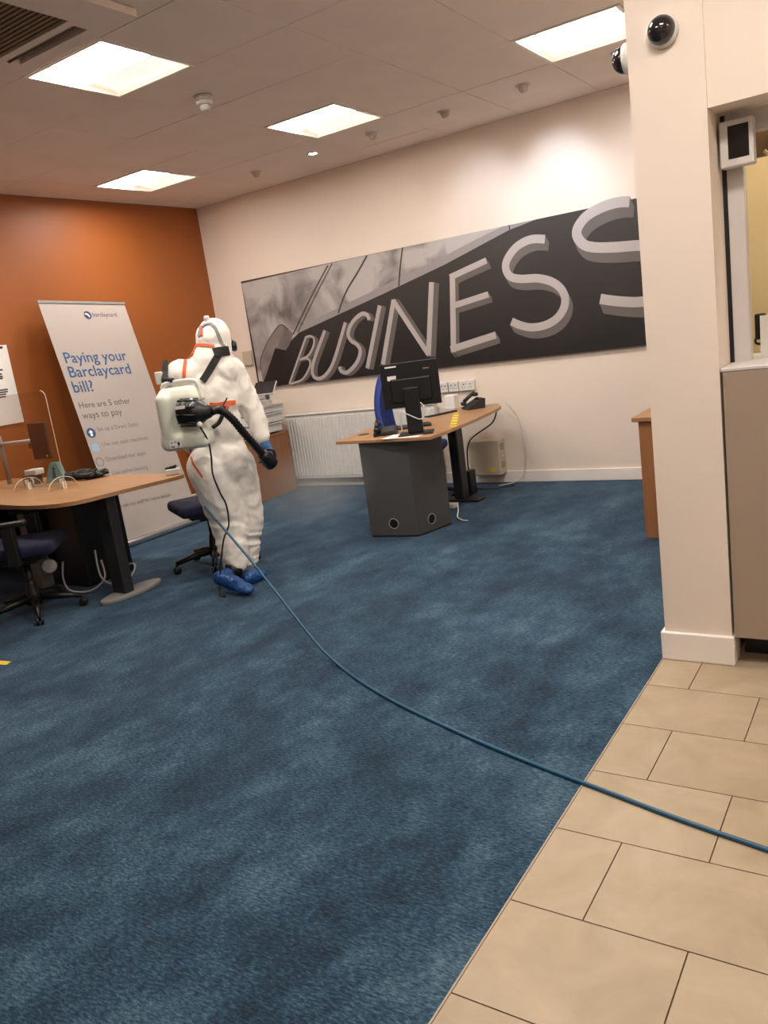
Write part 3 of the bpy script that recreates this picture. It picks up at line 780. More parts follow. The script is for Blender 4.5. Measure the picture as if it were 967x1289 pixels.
# keyboard between
q = at_desk(508, 538)
kb = thing('docking_cable_bundle', 'black keyboard edge showing behind the monitor stand', 'keyboard', (q.x, q.y, T))
kb.name = 'keyboard'
A = Matrix.Translation((-3.42, 5.45, T)) @ Rz(.55)
OFF[kb.name] = Vector((q.x, q.y, T))
part('key_tray', g_xf(g_bev(g_box(-.22, .22, -.07, .07, 0, .018), .004, 1), A), 'black', kb)
for rr in range(4):
    part('key_row', g_xf(g_bev(g_box(-.205, .205, -.058 + rr * .03, -.034 + rr * .03, .018, .024), .002, 1), A), 'dark_grey', kb)
solo('paper_sheet', g_xf(g_box(-.15, .15, -.105, .105, 0, .001), Matrix.Translation((-3.16, 5.04, T)) @ Rz(.1)), 'paper', 'white sheet of paper under the monitor stand', 'paper')
# black tray strip
a0 = at_desk(545, 523); b0 = at_desk(575, 514)
solo('black_ruler', g_xf(g_bev(g_box(-.17, .17, -.03, .03, 0, .012), .004, 1), Matrix.Translation((-3.50, 6.22, T)) @ Rz(1.2)), 'black', 'long thin black tray lying beside the white paper stack', 'tray')
# phone near wall
pp_ = Vector((-3.31, 6.49, T))
ph = thing('telephone', 'dark grey office telephone near the wall sockets', 'telephone', pp_)
A = Matrix.Translation(pp_) @ Rz(-.75) @ Matrix.Scale(.85, 4)
part('phone_body', g_xf(g_prism([(-.10, -.10, 0), (-.10, .09, 0), (-.10, .10, .10), (-.10, .07, .105), (-.10, -.10, .02)], (.20, 0, 0)), A), 'dark_grey', ph)
part('handset', g_xf(join(g_rbox((-.125, -.065, .055), (.055, .06, .04), .015, 2), g_rbox((-.125, .075, .135), (.055, .06, .04), .015, 2), g_tube([(-.125, -.06, .075), (-.125, .01, .125), (-.125, .07, .155)], .02, 8)), A), 'dark_grey', ph, True)
part('display', g_xf(g_prism([(-.06, .03, .086), (.09, .03, .086), (.09, .066, .107), (-.06, .066, .107)], (0, 0, .004)), A), 'screen', ph)
solo('paper_stack', g_bev(g_box(-3.64, -3.54, 6.56, 6.66, T, T + .13), .004, 1), 'paper', 'white box of papers behind the tape strip below the sockets', 'paper')
# hazard tape
tp = thing('hazard_tape', 'yellow and black striped tape strip across the desk edge', 'tape', (-3.15, 5.85, T))
ta = at_desk(577, 521); tb = at_desk(573, 533); dd = (tb - ta).normalized(); sd_ = Vector((-dd.y, dd.x, 0)) * .028
ta = at_desk(574.5, 520); tb = at_desk(570.5, 537); dd = (tb - ta).normalized(); sd_ = Vector((-dd.y, dd.x, 0)) * .026
part('strip', g_prism([ta - sd_ + Vector((0, 0, .0005)), ta + sd_ + Vector((0, 0, .0005)), tb + sd_ + Vector((0, 0, .0005)), tb - sd_ + Vector((0, 0, .0005))], (0, 0, .001)), 'yellow', tp)
for k in range(5):
    c0 = ta.lerp(tb, .1 + k * .2); z = Vector((0, 0, .0016))
    part('stripe', g_prism([c0 - sd_ - dd * .022 + z, c0 + sd_ + dd * .0 + z, c0 + sd_ + dd * .03 + z, c0 - sd_ + dd * .008 + z], (0, 0, .0006)), 'ink_black', tp)
# wall sockets
for x0, x1, lab in ((-3.855, -3.765, 'white double wall socket nearest the monitor'), (-3.755, -3.65, 'white wall socket between the other two sockets'), (-3.64, -3.475, 'wide white wall socket plate above the telephone')):
    z0, z1 = .90, 1.0
    t = thing('wall_socket', lab, 'socket', ((x0 + x1) / 2, D, z0), 'wall sockets above the desk')
    part('plate', g_bev(g_box(x0, x1, D - .03, D, z0, z1), .006, 2), 'white_pl', t)
    for k in (0, 1):
        xx = x0 + (x1 - x0) * (.28 + .44 * k)
        part('socket_slots', join(g_box(xx - .004, xx + .004, D - .0315, D - .03, z0 + .055, z0 + .07), g_box(xx - .016, xx - .009, D - .0315, D - .03, z0 + .03, z0 + .038), g_box(xx + .009, xx + .016, D - .0315, D - .03, z0 + .03, z0 + .038)), 'dark_grey', t)
        part('rocker', g_box(xx + .018, xx + .028, D - .034, D - .03, z0 + .06, z0 + .08), 'light_grey', t)
# beige wall unit low on the wall
wb = thing('wall_unit', 'beige wall mounted box with side vents low beside the desk leg', 'box', (-3.40, D - .08, .09))
part('case', g_bev(g_box(-3.56, -3.24, D - .15, D, .095, .43), .010, 2), 'beige_box', wb)
for k in range(2):
    for j in range(4):
        zz = .16 + k * .17 + j * .016
        part('vent_slot', g_box(-3.2405, -3.2385, D - .12, D - .04, zz, zz + .007), 'grille', wb)
part('warning_label', g_box(-3.36, -3.29, D - .1515, D - .15, .135, .165), 'yellow', wb)
part('switch', g_box(-3.2405, -3.234, D - .10, D - .06, .262, .278), 'light_grey', wb)
solo('desk_cable', g_tube(smooth_path([(-3.12, 6.56, T - .03), (-3.18, 6.55, .62), (-3.40, 6.52, .48), (-3.44, 6.50, .30), (-3.42, 6.50, .10), (-3.36, 6.56, .012), (-3.1, 6.72, .010)], 8), .007, 6), 'dark_grey', 'dark cable looping from the desk end to the floor', 'cable', None, True)
solo('desk_cable', g_tube(smooth_path([(-3.16, 6.86, T), (-3.06, 6.87, .6), (-3.02, 6.87, .3), (-3.08, 6.84, .05), (-3.25, 6.70, .008)], 8), .005, 6), 'light_grey', 'thin pale cable hanging down the wall past the beige box', 'cable', None, True)
solo('desk_cable', g_tube(smooth_path([(-3.10, 5.60, .12), (-3.08, 5.56, .06), (-3.07, 5.52, .02), (-3.00, 5.47, .008), (-2.95, 5.46, .008)], 8), .006, 6), 'white_pl', 'short white cable end on the carpet beside the grey pedestal', 'cable', None, True)
solo('power_strip', g_bev(g_box(-3.52, -3.28, 5.86, 5.92, 0, .045), .008, 1), 'white_pl', 'white power strip on the floor under the desk', 'power strip')
solo('computer_tower', g_bev(g_box(-3.43, -3.36, 6.36, 6.48, 0, .22), .008, 2), 'black', 'black computer tower under the desk beside the beige box', 'computer')

# ================================================================== CABINET + PRINTER beside the radiator
cb = thing('cabinet', 'orange brown wooden cabinet under the white printer', 'cabinet', (-6.15, 6.45, 0))
CX0, CX1, CY0, CY1, CH = -6.60, -5.72, 6.10, 6.74, .66
part('body', g_box(CX0, CX1, CY0, CY1, .0, CH - .025), 'orangewood', cb)
part('top', g_bev(g_box(CX0, CX1 + .01, CY0 - .012, CY1, CH - .025, CH), .003, 1), 'orangewood', cb)
for a_, b_ in ((CX0 + .01, (CX0 + CX1) / 2 - .002), ((CX0 + CX1) / 2 + .002, CX1 - .01)):
    dd_ = part('door', g_box(a_, b_, CY0 - .018, CY0, .06, CH - .03), 'orangewood', cb)
    part('handle', g_tube([(b_ - .03, CY0 - .035, .38), (b_ - .03, CY0 - .035, .50)], .006), 'chrome', dd_)
pr = thing('printer', 'white office printer with tiered trays and a tilted black touchscreen', 'printer', (-6.05, 6.45, CH))
part('body', g_bev(g_box(-6.45, -5.86, 6.14, 6.72, CH + .012, CH + .36), .012, 2), 'light_grey', pr)
part('base', g_box(-6.40, -5.82, 6.18, 6.70, CH, CH + .012), 'black', pr)
for k, (z0, x1, sl) in enumerate(((.02, -5.74, .0), (.13, -5.70, .03), (.235, -5.68, .03))):
    part('paper_tray', g_xf(join(g_box(-5.86, x1, 6.20, 6.68, z0, z0 + .085 - .02 * (k > 1)), g_box(-5.86, x1 + .03, 6.22, 6.66, z0 + .085 - .02 * (k > 1), z0 + .097 - .02 * (k > 1))), Matrix.Translation((0, 0, CH))), 'white_pl', pr)
part('scanner_lid', g_bev(g_box(-6.44, -5.90, 6.16, 6.71, CH + .365, CH + .42), .012, 2), 'light_grey', pr)
q = aty(333, 489, 6.40)
A = Matrix.Translation(q) @ Rz(.25) @ Matrix.Rotation(.75, 4, 'X')
part('touchscreen', g_xf(g_bev(g_box(-.125, .125, -.09, .09, -.012, .010), .006, 1), A), 'light_grey', pr)
part('touchscreen_glass', g_xf(g_box(-.118, .118, -.082, .084, .010, .0115), A), 'black', pr)
part('screen_arm', g_tube([(q.x, q.y + .02, q.z - .01), (q.x - .03, q.y + .06, CH + .38)], .022, 8), 'mid_grey', pr)
# thermostat on wall near the person's shoulder
solo('wall_controller', g_bev(g_box(-6.32, -6.19, D - .03, D, 1.40, 1.56), .008, 2), 'beige_box', 'small beige wall controller left of the mural', 'controller')

# ================================================================== LEFT DESK
T = .745
ld = thing('desk', 'curved beech desk carrying the clear screen beside the orange wall', 'desk', (-5.4, 3.5, 0))
top = smooth_path([(-5.6, 3.10, 0), (-5.29, 3.06, 0), (-4.95, 3.02, 0), (-4.70, 3.04, 0), (-4.53, 3.14, 0), (-4.47, 3.36, 0), (-4.42, 3.61, 0), (-4.36, 3.88, 0), (-4.40, 3.97, 0), (-4.5, 4.0, 0)], 4)
top = [(-6.62, 3.14)] + [(p.x, p.y) for p in top] + [(-5.4, 4.01), (-6.62, 4.01)]
part('desktop', g_prism([(x, y, T - .026) for x, y in top], (0, 0, .026)), 'beech', ld)
part('leg', g_bev(g_prism([(-4.665, 3.37, .03), (-4.53, 3.37, .03), (-4.53, 3.45, .03), (-4.665, 3.45, .03)], (0, 0, T - .056)), .006, 1), 'dark_grey', ld)
ov = [(-4.60 + .075 * math.cos(a) , 3.50 + .30 * math.sin(a), 0) for a in [2 * math.pi * k / 28 for k in range(28)]]
ov = [(-4.58 + .28 * math.cos(a) * .35 + .0, 3.46 + .26 * math.sin(a), 0) for a in [2 * math.pi * k / 28 for k in range(28)]]
part('foot', g_bev(g_prism(ov, (0, 0, .03)), .008, 2), 'mid_grey', ld)
part('leg', g_bev(g_box(-5.66, -5.52, 3.40, 3.50, 0, T - .026), .006, 1), 'mid_grey', ld)
part('modesty_panel', g_box(-6.60, -5.46, 3.93, 3.95, .02, T - .026), 'black', ld)
part('end_panel', g_box(-6.62, -6.59, 3.2, 3.98, 0, T - .026), 'dark_grey', ld)
part('under_tray', g_box(-5.7, -5.15, 3.20, 3.55, T - .075, T - .055), 'mid_grey', ld)
solo('computer_tower', g_bev(g_box(-5.44, -5.10, 3.50, 3.92, 0, .62), .01, 2), 'black', 'black computer tower under the curved beech desk', 'computer')
# cables under the desk
solo('desk_cable', g_tube(smooth_path([(-5.24, 3.42, .22), (-5.22, 3.38, .10), (-5.1, 3.34, .03), (-4.95, 3.40, .02), (-4.85, 3.46, .10), (-4.90, 3.50, .22)], 8), .007, 6), 'light_grey', 'looped pale cable under the curved desk', 'cable', None, True)
solo('desk_cable', g_tube(smooth_path([(-4.92, 3.48, .30), (-4.86, 3.44, .12), (-4.76, 3.46, .06), (-4.66, 3.54, .10), (-4.70, 3.62, .16), (-4.85, 3.62, .14)], 8), .007, 6), 'light_grey', 'pale cable curling beside the slab leg of the curved desk', 'cable', None, True)
solo('cable_disc', g_lathe([(.045, 0), (.05, .006), (.05, .02), (.04, .026)], 24, atx(62, 712, -5.08), (0.85, -.5, 0)), 'light_grey', 'round pale disc hanging under the curved desk', 'disc', None, True)
# clear screen with feet
sc = thing('clear_screen', 'clear acrylic protective screen standing on the curved desk', 'screen', (-5.3, 3.3, T))
sb = atz(83, 615, T); st = on(42, 493, (sb.x, sb.y, 0), sb)
SX1, SY = sb.x, sb.y
stp = aty(42, 493, SY); ZT = stp.z
sw = 1.1
rc = .05
out = [(SX1 - sw, T + .012), (SX1, T + .012)] + [(SX1 - rc + rc * math.cos(a), ZT - rc + rc * math.sin(a)) for a in [math.pi / 2 * k / 6 for k in range(7)]] + [(SX1 - sw, ZT)]
part('pane', g_prism([(x, SY, z) for x, z in out], (0, .005, 0)), 'acrylic', sc)
ed = [(SX1, SY + .0025, T + .012)] + [(x, SY + .0025, z) for x, z in out[2:9]]
part('pane_edge', g_tube(ed, .0028, 6), 'acrylic_edge', sc, True)
for fx in (SX1 - .03, SX1 - .46):
    arc = [(fx, SY + .0025 + .12 * math.cos(a), T + .004 + .085 * math.sin(a)) for a in [math.pi * k / 14 for k in range(15)]]
    ft_ = part('foot_plate', g_prism(arc, (.005, 0, 0)), 'acrylic', sc)
    part('foot_edge', g_tube(arc, .0026, 6), 'acrylic_edge', ft_, True)
    part('foot_clip', join(g_box(fx - .012, fx - .006, SY - .012, SY + .02, T, T + .075), g_box(fx + .012, fx + .018, SY - .012, SY + .02, T, T + .055)), 'acrylic_edge', ft_)
# payment display on arm
q = aty(50, 555, 3.62)
dm = thing('display_arm', 'small dark display on a grey swing arm behind the clear screen', 'display', (q.x - .2, 3.7, T))
A = Matrix.Translation(q) @ Rz(.10) 
part('display', g_xf(g_bev(g_box(-.095, .095, -.012, .012, -.14, .14), .01, 2), A), 'grille', dm)
dm.children[0].data.materials[0] = plain('brown_display', (60, 38, 36), .5)
part('button', g_xf(g_lathe([(.007, 0), (.006, .004)], 12, (.06, -.012, -.115), (0, -1, 0)), A), 'light_grey', dm)
part('swing_arm', g_tube([q + Vector((-.06, .035, 0)), q + Vector((-.16, .05, .0)), q + Vector((-.75, .14, -.02))], .016, 10), 'light_grey', dm, True)
part('arm_joint', g_lathe([(.03, -.03), (.032, .03)], 16, q + Vector((-.07, .03, 0))), 'mid_grey', dm, True)
part('arm_post', g_tube([q + Vector((-.75, .14, .05)), (q.x - .75, q.y + .14, T)], .018, 10), 'mid_grey', dm, True)
part('bracket_hook', g_tube([q + Vector((-.22, .06, -.01)), q + Vector((-.22, .05, -.05)), q + Vector((-.17, .05, -.06))], .009, 6), 'dark_grey', dm)
# small clutter
q = atz(36, 612, T)
bx_ = thing('card_reader', 'white and dark card reader box behind the clear screen', 'card reader', (q.x, q.y, T))
part('body', g_xf(g_bev(g_box(-.055, .055, -.05, .05, 0, .075), .008, 2), Matrix.Translation((q.x, q.y + .05, T)) @ Rz(.2)), 'dark_grey', bx_)
part('white_top', g_xf(g_bev(g_box(-.06, .055, -.04, .06, 0, .045), .006, 1), Matrix.Translation((q.x, q.y + .07, T + .076)) @ Rz(.2)), 'paper', bx_)
part('cord', g_tube(smooth_path([(q.x + .05, q.y + .0, T + .06), (q.x + .09, q.y - .01, T + .05), (q.x + .11, q.y - .02, T + .008), (q.x + .16, q.y + .02, T + .008)], 6), .008, 6), 'light_grey', bx_, True)
q = atz(61, 609, T)
tc_ = thing('tent_card', 'teal triangular information card standing on the curved desk', 'card', (q.x, q.y + .08, T))
A = Matrix.Translation((q.x, q.y + .08, T)) @ Rz(.35)
part('card', g_xf(g_prism([(-.085, -.03, 0), (.085, -.03, 0), (.025, .0, .15), (-.035, .0, .15)], (0, .06, 0)), A), 'teal', tc_)
part('info_mark', g_xf(join(g_prism([(-.008, -.0255, .03), (.012, -.0255, .03), (.008, -.0115, .09), (-.008, -.0115, .09)], (0, -.008, 0)), g_ell((0, -.012, .108), (.012, .006, .012))), A), 'ink_navy', tc_)
q = atz(98, 606, T)
bg = thing('cable_tangle', 'heap of black cables and straps on the curved desk', 'cables', (q.x, q.y + .06, T))
for k in range(9):
    pts = [(q.x + random.uniform(-.26, .14), q.y + random.uniform(0, .22), T + .014 + random.uniform(0, .045)) for _ in range(5)]
    pts.sort(); part('cable', g_tube(smooth_path(pts, 5), random.uniform(.009, .014), 6), 'black' if k % 4 else 'dark_grey', bg, True)
part('pouch', remesh(join(g_ell((q.x - .10, q.y + .12, T + .03), (.12, .07, .03)), g_ell((q.x + .06, q.y + .13, T + .025), (.09, .06, .025))), .01, 3), 'black', bg, True)
q = atz(225, 597, T)
cd = thing('hole_punch', 'small white and black gadget on the right tip of the curved desk', 'gadget', (-4.47, 3.95, T))
part('body', g_xf(g_bev(g_box(-.05, .05, -.03, .03, 0, .045), .006, 1), Matrix.Translation((-4.47, 3.94, T)) @ Rz(.6)), 'white_pl', cd)
part('lever', g_xf(g_bev(g_box(-.05, .03, -.02, .02, 0, .02), .004, 1), Matrix.Translation((-4.47, 3.94, T + .046)) @ Rz(.6) @ Matrix.Rotation(-.15, 4, 'Y')), 'black', cd)
solo('floor_sticker', g_prism([(-4.45, 2.26, 0.0), (-4.27, 2.30, 0.0), (-4.29, 2.34, 0.0), (-4.46, 2.32, 0.0)], (0, 0, .002)), 'yellow', 'small yellow tape mark on the carpet at the left edge', 'tape')

# ================================================================== WOODEN CABINET beyond the pillar
wc = thing('sideboard', 'brown wooden cabinet partly hidden behind the cream pillar', 'cabinet', (-1.2, 5.4, 0))
part('body', g_box(-1.465, -.92, 5.11, 5.70, 0, .765), 'brownwood', wc)
part('top', g_bev(g_box(-1.50, -.90, 5.08, 5.72, .765, .795), .004, 1), 'beech', wc)
solo('paper_sheet', g_box(-1.36, -1.10, 5.25, 5.5, .795, .803), 'paper', 'white papers on the cabinet beyond the pillar', 'paper')

# ================================================================== COUNTER, booth window
ct = thing('counter', 'beige service counter panel with a pale ledge beside the pillar', 'counter', (.3, PY + .2, .1))
part('front_panel', g_bev(g_box(-.612, XR - .6, PY - .004, PY + .02, .122, 1.197), .003, 1), 'panel_brown', ct)
part('counter_body', g_box(-.600, XR - .6, PY + .021, PY + .55, .122, 1.197), 'panel_brown', ct)
part('ledge', g_bev(g_box(-.618, XR - .6, PY - .006, PY + .60, 1.197, 1.212), .003, 1), 'light_grey', ct)
part('plinth', g_box(-.600, XR - .6, PY + .14, PY + .5, 0, .122), 'black', ct)
wf = struct('window_1', join(g_box(-.606, -.548, PY + .23, PY + .30, 1.212, 2.10), g_box(-.606, 1.8, PY + .23, PY + .30, 2.06, 2.135), g_box(1.74, 1.80, PY + .23, PY + .30, 1.212, 2.06)), 'light_grey')
part('glass_pane', g_box(-.548, 1.74, PY + .262, PY + .270, 1.212, 2.06), 'acrylic', wf)
struct('trim_2', g_box(-.622, -.606, PY + .225, PY + .30, 1.212, 2.135), 'black')
# small screen box in the corner of the opening
sp = thing('counter_speaker', 'small grey framed black panel in the top corner of the counter opening', 'speaker', (-.56, PY + .17, 1.95))
a = aty(905, 153, PY + .15); b = aty(949, 147, PY + .15); c = aty(950, 205, PY + .15); d = aty(908, 213, PY + .15)
x0, x1, z0, z1 = -.612, (b.x + c.x) / 2, (c.z + d.z) / 2, (a.z + b.z) / 2
part('frame', g_bev(g_box(x0, x1, PY + .14, PY + .20, z0, z1), .006, 2), 'light_grey', sp)
part('panel_face', g_box(x0 + .030, x1 - .016, PY + .1385, PY + .14, z0 + .028, z1 - .02), 'screen', sp)
# tangle of cables by it
WL = ['cream wire looping highest in the counter opening beside the black panel', 'black wire bending below the cream ones in the counter opening', 'cream wire curling lowest under the top rail of the counter opening']
for k, (mt_, pts) in enumerate((('yellow_wire', [(.01, .34, .03), (.03, .345, .0), (.045, .35, -.06), (.05, .35, -.10), (.10, .36, -.06), (.16, .36, -.01)]),
                               ('black', [(.005, .36, -.08), (.03, .37, -.105), (.06, .37, -.10), (.09, .375, -.125), (.16, .38, -.12)]),
                               ('yellow_wire', [(.008, .335, -.085), (.03, .33, -.11), (.055, .33, -.13), (.075, .335, -.165), (.12, .335, -.18)]))):
    solo('booth_wire', g_tube(smooth_path([(x1 + a_, PY + b_, z1 + c_ - .02) for a_, b_, c_ in pts], 6), .007, 6), mt_, WL[k], 'wire', 'loose wires behind the counter window', True)
struct('trim_3', g_box(-.54, 1.7, PY + .42, PY + .46, 1.99, 2.135), 'grille')
# items behind the glass
q = aty(955, 418, PY + .42)
mm = thing('booth_phone', 'black handset on the ledge behind the counter glass', 'telephone', (q.x, q.y, 1.212))
part('body', g_bev(g_box(q.x - .012, q.x + .03, q.y - .015, q.y + .02, 1.28, 1.385), .006, 2), 'black', mm)
part('stand', g_tube(smooth_path([(q.x - .012, q.y, 1.285), (q.x - .01, q.y, 1.265), (q.x + .02, q.y, 1.255), (q.x + .03, q.y, 1.212)], 5), .005, 6), 'black', mm)
solo('paper_holder', g_xf(g_box(-.006, .21, -.003, .003, 0, .165), Matrix.Translation((q.x + .018, q.y - .04, 1.212)) @ Matrix.Rotation(-.06, 4, 'X')), 'paper', 'white card standing on the ledge behind the counter glass', 'card')

# ================================================================== DOME CAMERAS on the pillar
def dome(name, p, n, label):
    t = thing(name, label, 'camera', p, 'dome cameras on the pillar')
    part('mount', g_lathe([(.054, 0), (.056, .012), (.054, .024), (.049, .028)], 28, p, n), 'white_pl', t, True)
    n_ = Vector(n)
    part('dome', g_lathe([(.0485 * math.cos(a), .027 + .046 * math.sin(a)) for a in [math.pi / 2 * k / 9 for k in range(10)]], 28, p, n), 'dome', t, True)
    return t
q = aty(835, 40, PY)
dome('dome_camera', Vector((q.x, PY, q.z)), (0, -1, 0), 'round dark dome camera on the front of the cream pillar')
dome('dome_camera', Vector((EDGE + .012, PY + .06, 2.385)), (-1, 0, 0), 'dark dome camera on the side of the pillar below the ceiling light')

# ================================================================== PERSON
PB = Vector((-3.90, 3.80, 0))
vd = Vector((PB.x, PB.y, 0)).normalized(); rd = Vector((-vd.y, vd.x, 0))
if rd.dot(CR) < 0: rd = -rd
Fd = (vd * math.cos(math.radians(32)) + rd * math.sin(math.radians(32))).normalized()   # facing
Rd = Vector((Fd.y, -Fd.x, 0))
def P(px, py, dv=0.0): return on(px, py, vd, PB + vd * dv)
def cap(a, b, ra, rb, n=14):
    a, b = Vector(a), Vector(b); L = (b - a); pts, rr = [], []
    for k in range(5):
        th = -math.pi / 2 + math.pi / 2 * k / 4; pts.append(a + L.normalized() * ra * math.sin(th)); rr.append(max(ra * math.cos(th), .002))
    for k in range(5):
        th = math.pi / 2 * k / 4; pts.append(b + L.normalized() * rb * math.sin(th)); rr.append(max(rb * math.cos(th), .002))
    return g_tube(pts, rr, n)
hip = P(278, 578, 0); chest = P(262, 500, .02); neck = P(267, 450, .02); head = P(269, 428, .04)
shR = P(291, 468, .05); elR = P(318, 518, .05); wrR = P(330, 549, .0)
shL = P(227, 472, -.02); elL = P(222, 528, .06); wrL = P(243, 562, .24)
hpL = P(264, 590, -.05); knL = P(287, 652, .02); anL = P(294, 712, -.06)
hpR = P(295, 588, .05); knR = P(309, 650, .12); anR = P(311, 716, .22)
orient = Matrix((( Rd.x, Fd.x, 0), (Rd.y, Fd.y, 0), (0, 0, 1)))
def oe(c, r, tilt=0): return g_ell(c, r, orient @ Matrix.Rotation(tilt, 3, 'X'))
body = join(
    oe(hip + Vector((0, 0, .0)), (.20, .165, .19)), oe(hip.lerp(chest, .5), (.195, .155, .24)), oe(chest, (.215, .155, .24)),
    oe(chest.lerp(neck, .62), (.19, .125, .14)), cap(shL, shR, .095, .095), cap(chest.lerp(neck, .7), neck.lerp(head, .6), .12, .085),
    oe(head, (.105, .12, .132)), oe(head + Fd * .012 + Vector((0, 0, .02)), (.098, .115, .12)), oe(neck.lerp(head, .25) , (.125, .12, .09)), cap(neck + Vector((0, 0, -.03)), head - Vector((0, 0, .03)), .135, .105),
    cap(shR, elR, .090, .074), cap(elR, wrR, .076, .056), cap(shL, elL, .092, .078), cap(elL, wrL, .078, .055),
    cap(hpL, knL, .150, .128), cap(knL, P(297, 706, -.03), .130, .094), cap(hpR, knR, .150, .128), cap(knR, P(309, 705, .14), .126, .088))
def ridge(q): return (1 - abs(noise.noise(q)) * 2.2)
def wrinkle(v, n):
    low = min(1, max(0, (.62 - v.z) / .30)); leg = min(1, max(0, (.95 - v.z) / .2))
    warp = Vector((noise.noise(v * 4.0), noise.noise(v * 4.0 + Vector((5, 2, 1))), noise.noise(v * 3.5 + Vector((1, 8, 3)))))
    side = v.dot(rd)
    d = low * .012 * ridge(Vector((v.x * 3.5, v.y * 3.5, v.z * 17 + side * 3)) + warp * 1.3)
    d += leg * (1 - low) * .008 * ridge(Vector((v.x * 7, v.y * 7, v.z * 6 + side * 7)) + warp)
    d += (1 - leg) * .013 * ridge(Vector((v.x * 8 , v.y * 8, v.z * 3.0)) + warp * .9 + Vector((2, 4, 1)))
    d += .0035 * noise.noise(v * 26)
    return d - .004
bV, bF = remesh(body, .0115, 8, .5, wrinkle)
BODY_LOW = anL.z
pe = thing('person', 'person in white hooded coverall walking away with a backpack sprayer', 'person', (PB.x, PB.y, 0))
co = part('body', (bV, bF), 'suit', pe, True, 'white hooded protective coverall')
bvh = BVHTree.FromPolygons([tuple(v) for v in bV], bF)
def snap(px, py, lift=.006):
    h = bvh.ray_cast(CAM, ray(px, py).normalized())
    if h[0] is None:
        pt = P(px, py, -.02); h = bvh.find_nearest(pt)
    n = h[1]
    if n.dot(CAM - h[0]) < 0: n = -n
    return h[0] + n * lift, n
def strap(name, px, wid, thick, mat, parent, n=5, lift=.006, label=None):
    """band lying on the coverall surface"""
    dense = []
    for i in range(len(px) - 1):
        for k in range(n):
            t = k / n; dense.append((px[i][0] + (px[i + 1][0] - px[i][0]) * t, px[i][1] + (px[i + 1][1] - px[i][1]) * t))
    dense.append(px[-1])
    S_ = [snap(x, y, lift) for x, y in dense]
    pts = [s[0] for s in S_]; nn = [s[1] for s in S_]
    for _ in range(2):
        pts = [pts[0]] + [(pts[i - 1] + pts[i] * 2 + pts[i + 1]) / 4 for i in range(1, len(pts) - 1)] + [pts[-1]]
        nn = [nn[0]] + [(nn[i - 1] + nn[i] * 2 + nn[i + 1]).normalized() for i in range(1, len(nn) - 1)] + [nn[-1]]
    V, F = [], []
    for i, (p, n_) in enumerate(zip(pts, nn)):
        t = (pts[min(i + 1, len(pts) - 1)] - pts[max(i - 1, 0)]).normalized(); s = t.cross(n_).normalized()
        for u, h in ((-1, -1), (1, -1), (1, 1), (-1, 1)): V.append(tuple(p + s * u * wid / 2 + n_ * h * thick / 2))
    for i in range(len(pts) - 1):
        for k in range(4): F.append((i * 4 + k, i * 4 + (k + 1) % 4, i * 4 + 4 + (k + 1) % 4, i * 4 + 4 + k))
    F.append((0, 1, 2, 3)); e = (len(pts) - 1) * 4; F.append((e + 3, e + 2, e + 1, e))
    return part(name, (V, F), mat, parent, False, label)
# orange seam tape
k1 = lambda x, y: (180 + x * .20683, 380 + y * .20683)
def pk(*a): return [k1(*q) for q in a]
strap('seam_tape', pk((330, 262), (290, 262), (268, 290), (258, 350), (250, 420), (250, 480)), .022, .003, 'tape', pe)
strap('seam_tape', pk((290, 264), (350, 262), (400, 266), (435, 270)), .018, .003, 'tape', pe)
strap('seam_tape', pk((352, 150), (358, 180), (358, 205)), .026, .003, 'tape', pe)
strap('seam_tape', pk((405, 625), (450, 630), (500, 618), (560, 612)), .030, .003, 'tape', pe)
strap('seam_tape', pk((288, 880), (290, 930), (310, 990), (365, 1065)), .012, .003, 'tape', pe)
strap('seam_tape', pk((500, 650), (510, 632)), .04, .003, 'tape', pe)
# head harness of the mask
strap('head_strap', pk((342, 210), (352, 165), (378, 142), (412, 135), (440, 160), (462, 215), (482, 262), (500, 280)), .020, .004, 'mid_grey', pe, 6, .007)
part('top_knob', g_lathe([(.018, -.01), (.020, .012), (.013, .024)], 14, head + Vector((0, 0, .135)) - rd * .02), 'light_grey', pe, True)
fc = head + Fd * .085 + Vector((0, 0, -.005))
part('respirator', remesh(join(g_ell(fc, (.082, .06, .10), orient), g_ell(fc + Fd * .04 + Vector((0, 0, -.06)), (.05, .05, .045), orient), g_lathe([(.03, 0), (.036, .012), (.036, .03), (.028, .038)], 16, fc + Rd * .07 + Vector((0, 0, -.05)), Rd + Fd * .4)), .008, 3), 'black', pe, True, 'dark face mask')
# gloves = hands
def hand(wrist, dirn, palm_n, grip, name):
    """five-fingered glove; fingers curl around the grip axis"""
    d = dirn.normalized(); pn = (palm_n - d * palm_n.dot(d)).normalized(); s = d.cross(pn).normalized()
    g = [cap(wrist - d * .03, wrist + d * .03, .036, .034)]
    pal = wrist + d * .055
    A = Matrix(((s.x, d.x, pn.x), (s.y, d.y, pn.y), (s.z, d.z, pn.z)))
    g.append(g_ell(pal, (.042, .052, .021), A))
    for i, ln in enumerate((.072, .082, .077, .060)):
        b0 = wrist + d * (.09 if i < 3 else .083) + s * (.030 - .020 * i)
        p1 = b0 + d * ln * .42 + pn * ln * .12; p2 = p1 + d * ln * .02 + pn * ln * .40; p3 = p2 - d * ln * .28 + pn * ln * .18
        g += [cap(b0, p1, .0105, .0098, 8), cap(p1, p2, .0098, .009, 8), cap(p2, p3, .009, .008, 8)]
    t0 = wrist + d * .035 + s * .034; t1 = t0 + s * .022 + d * .028 + pn * .018; t2 = t1 + d * .022 + pn * .026 - s * .008
    g += [cap(t0, t1, .014, .0115, 8), cap(t1, t2, .0115, .0095, 8)]
    return part(name, remesh(join(*g), .0045, 4), 'glove', pe, True, 'blue rubber glove')
wdir = (P(336, 566, -.02) - wrR).normalized()
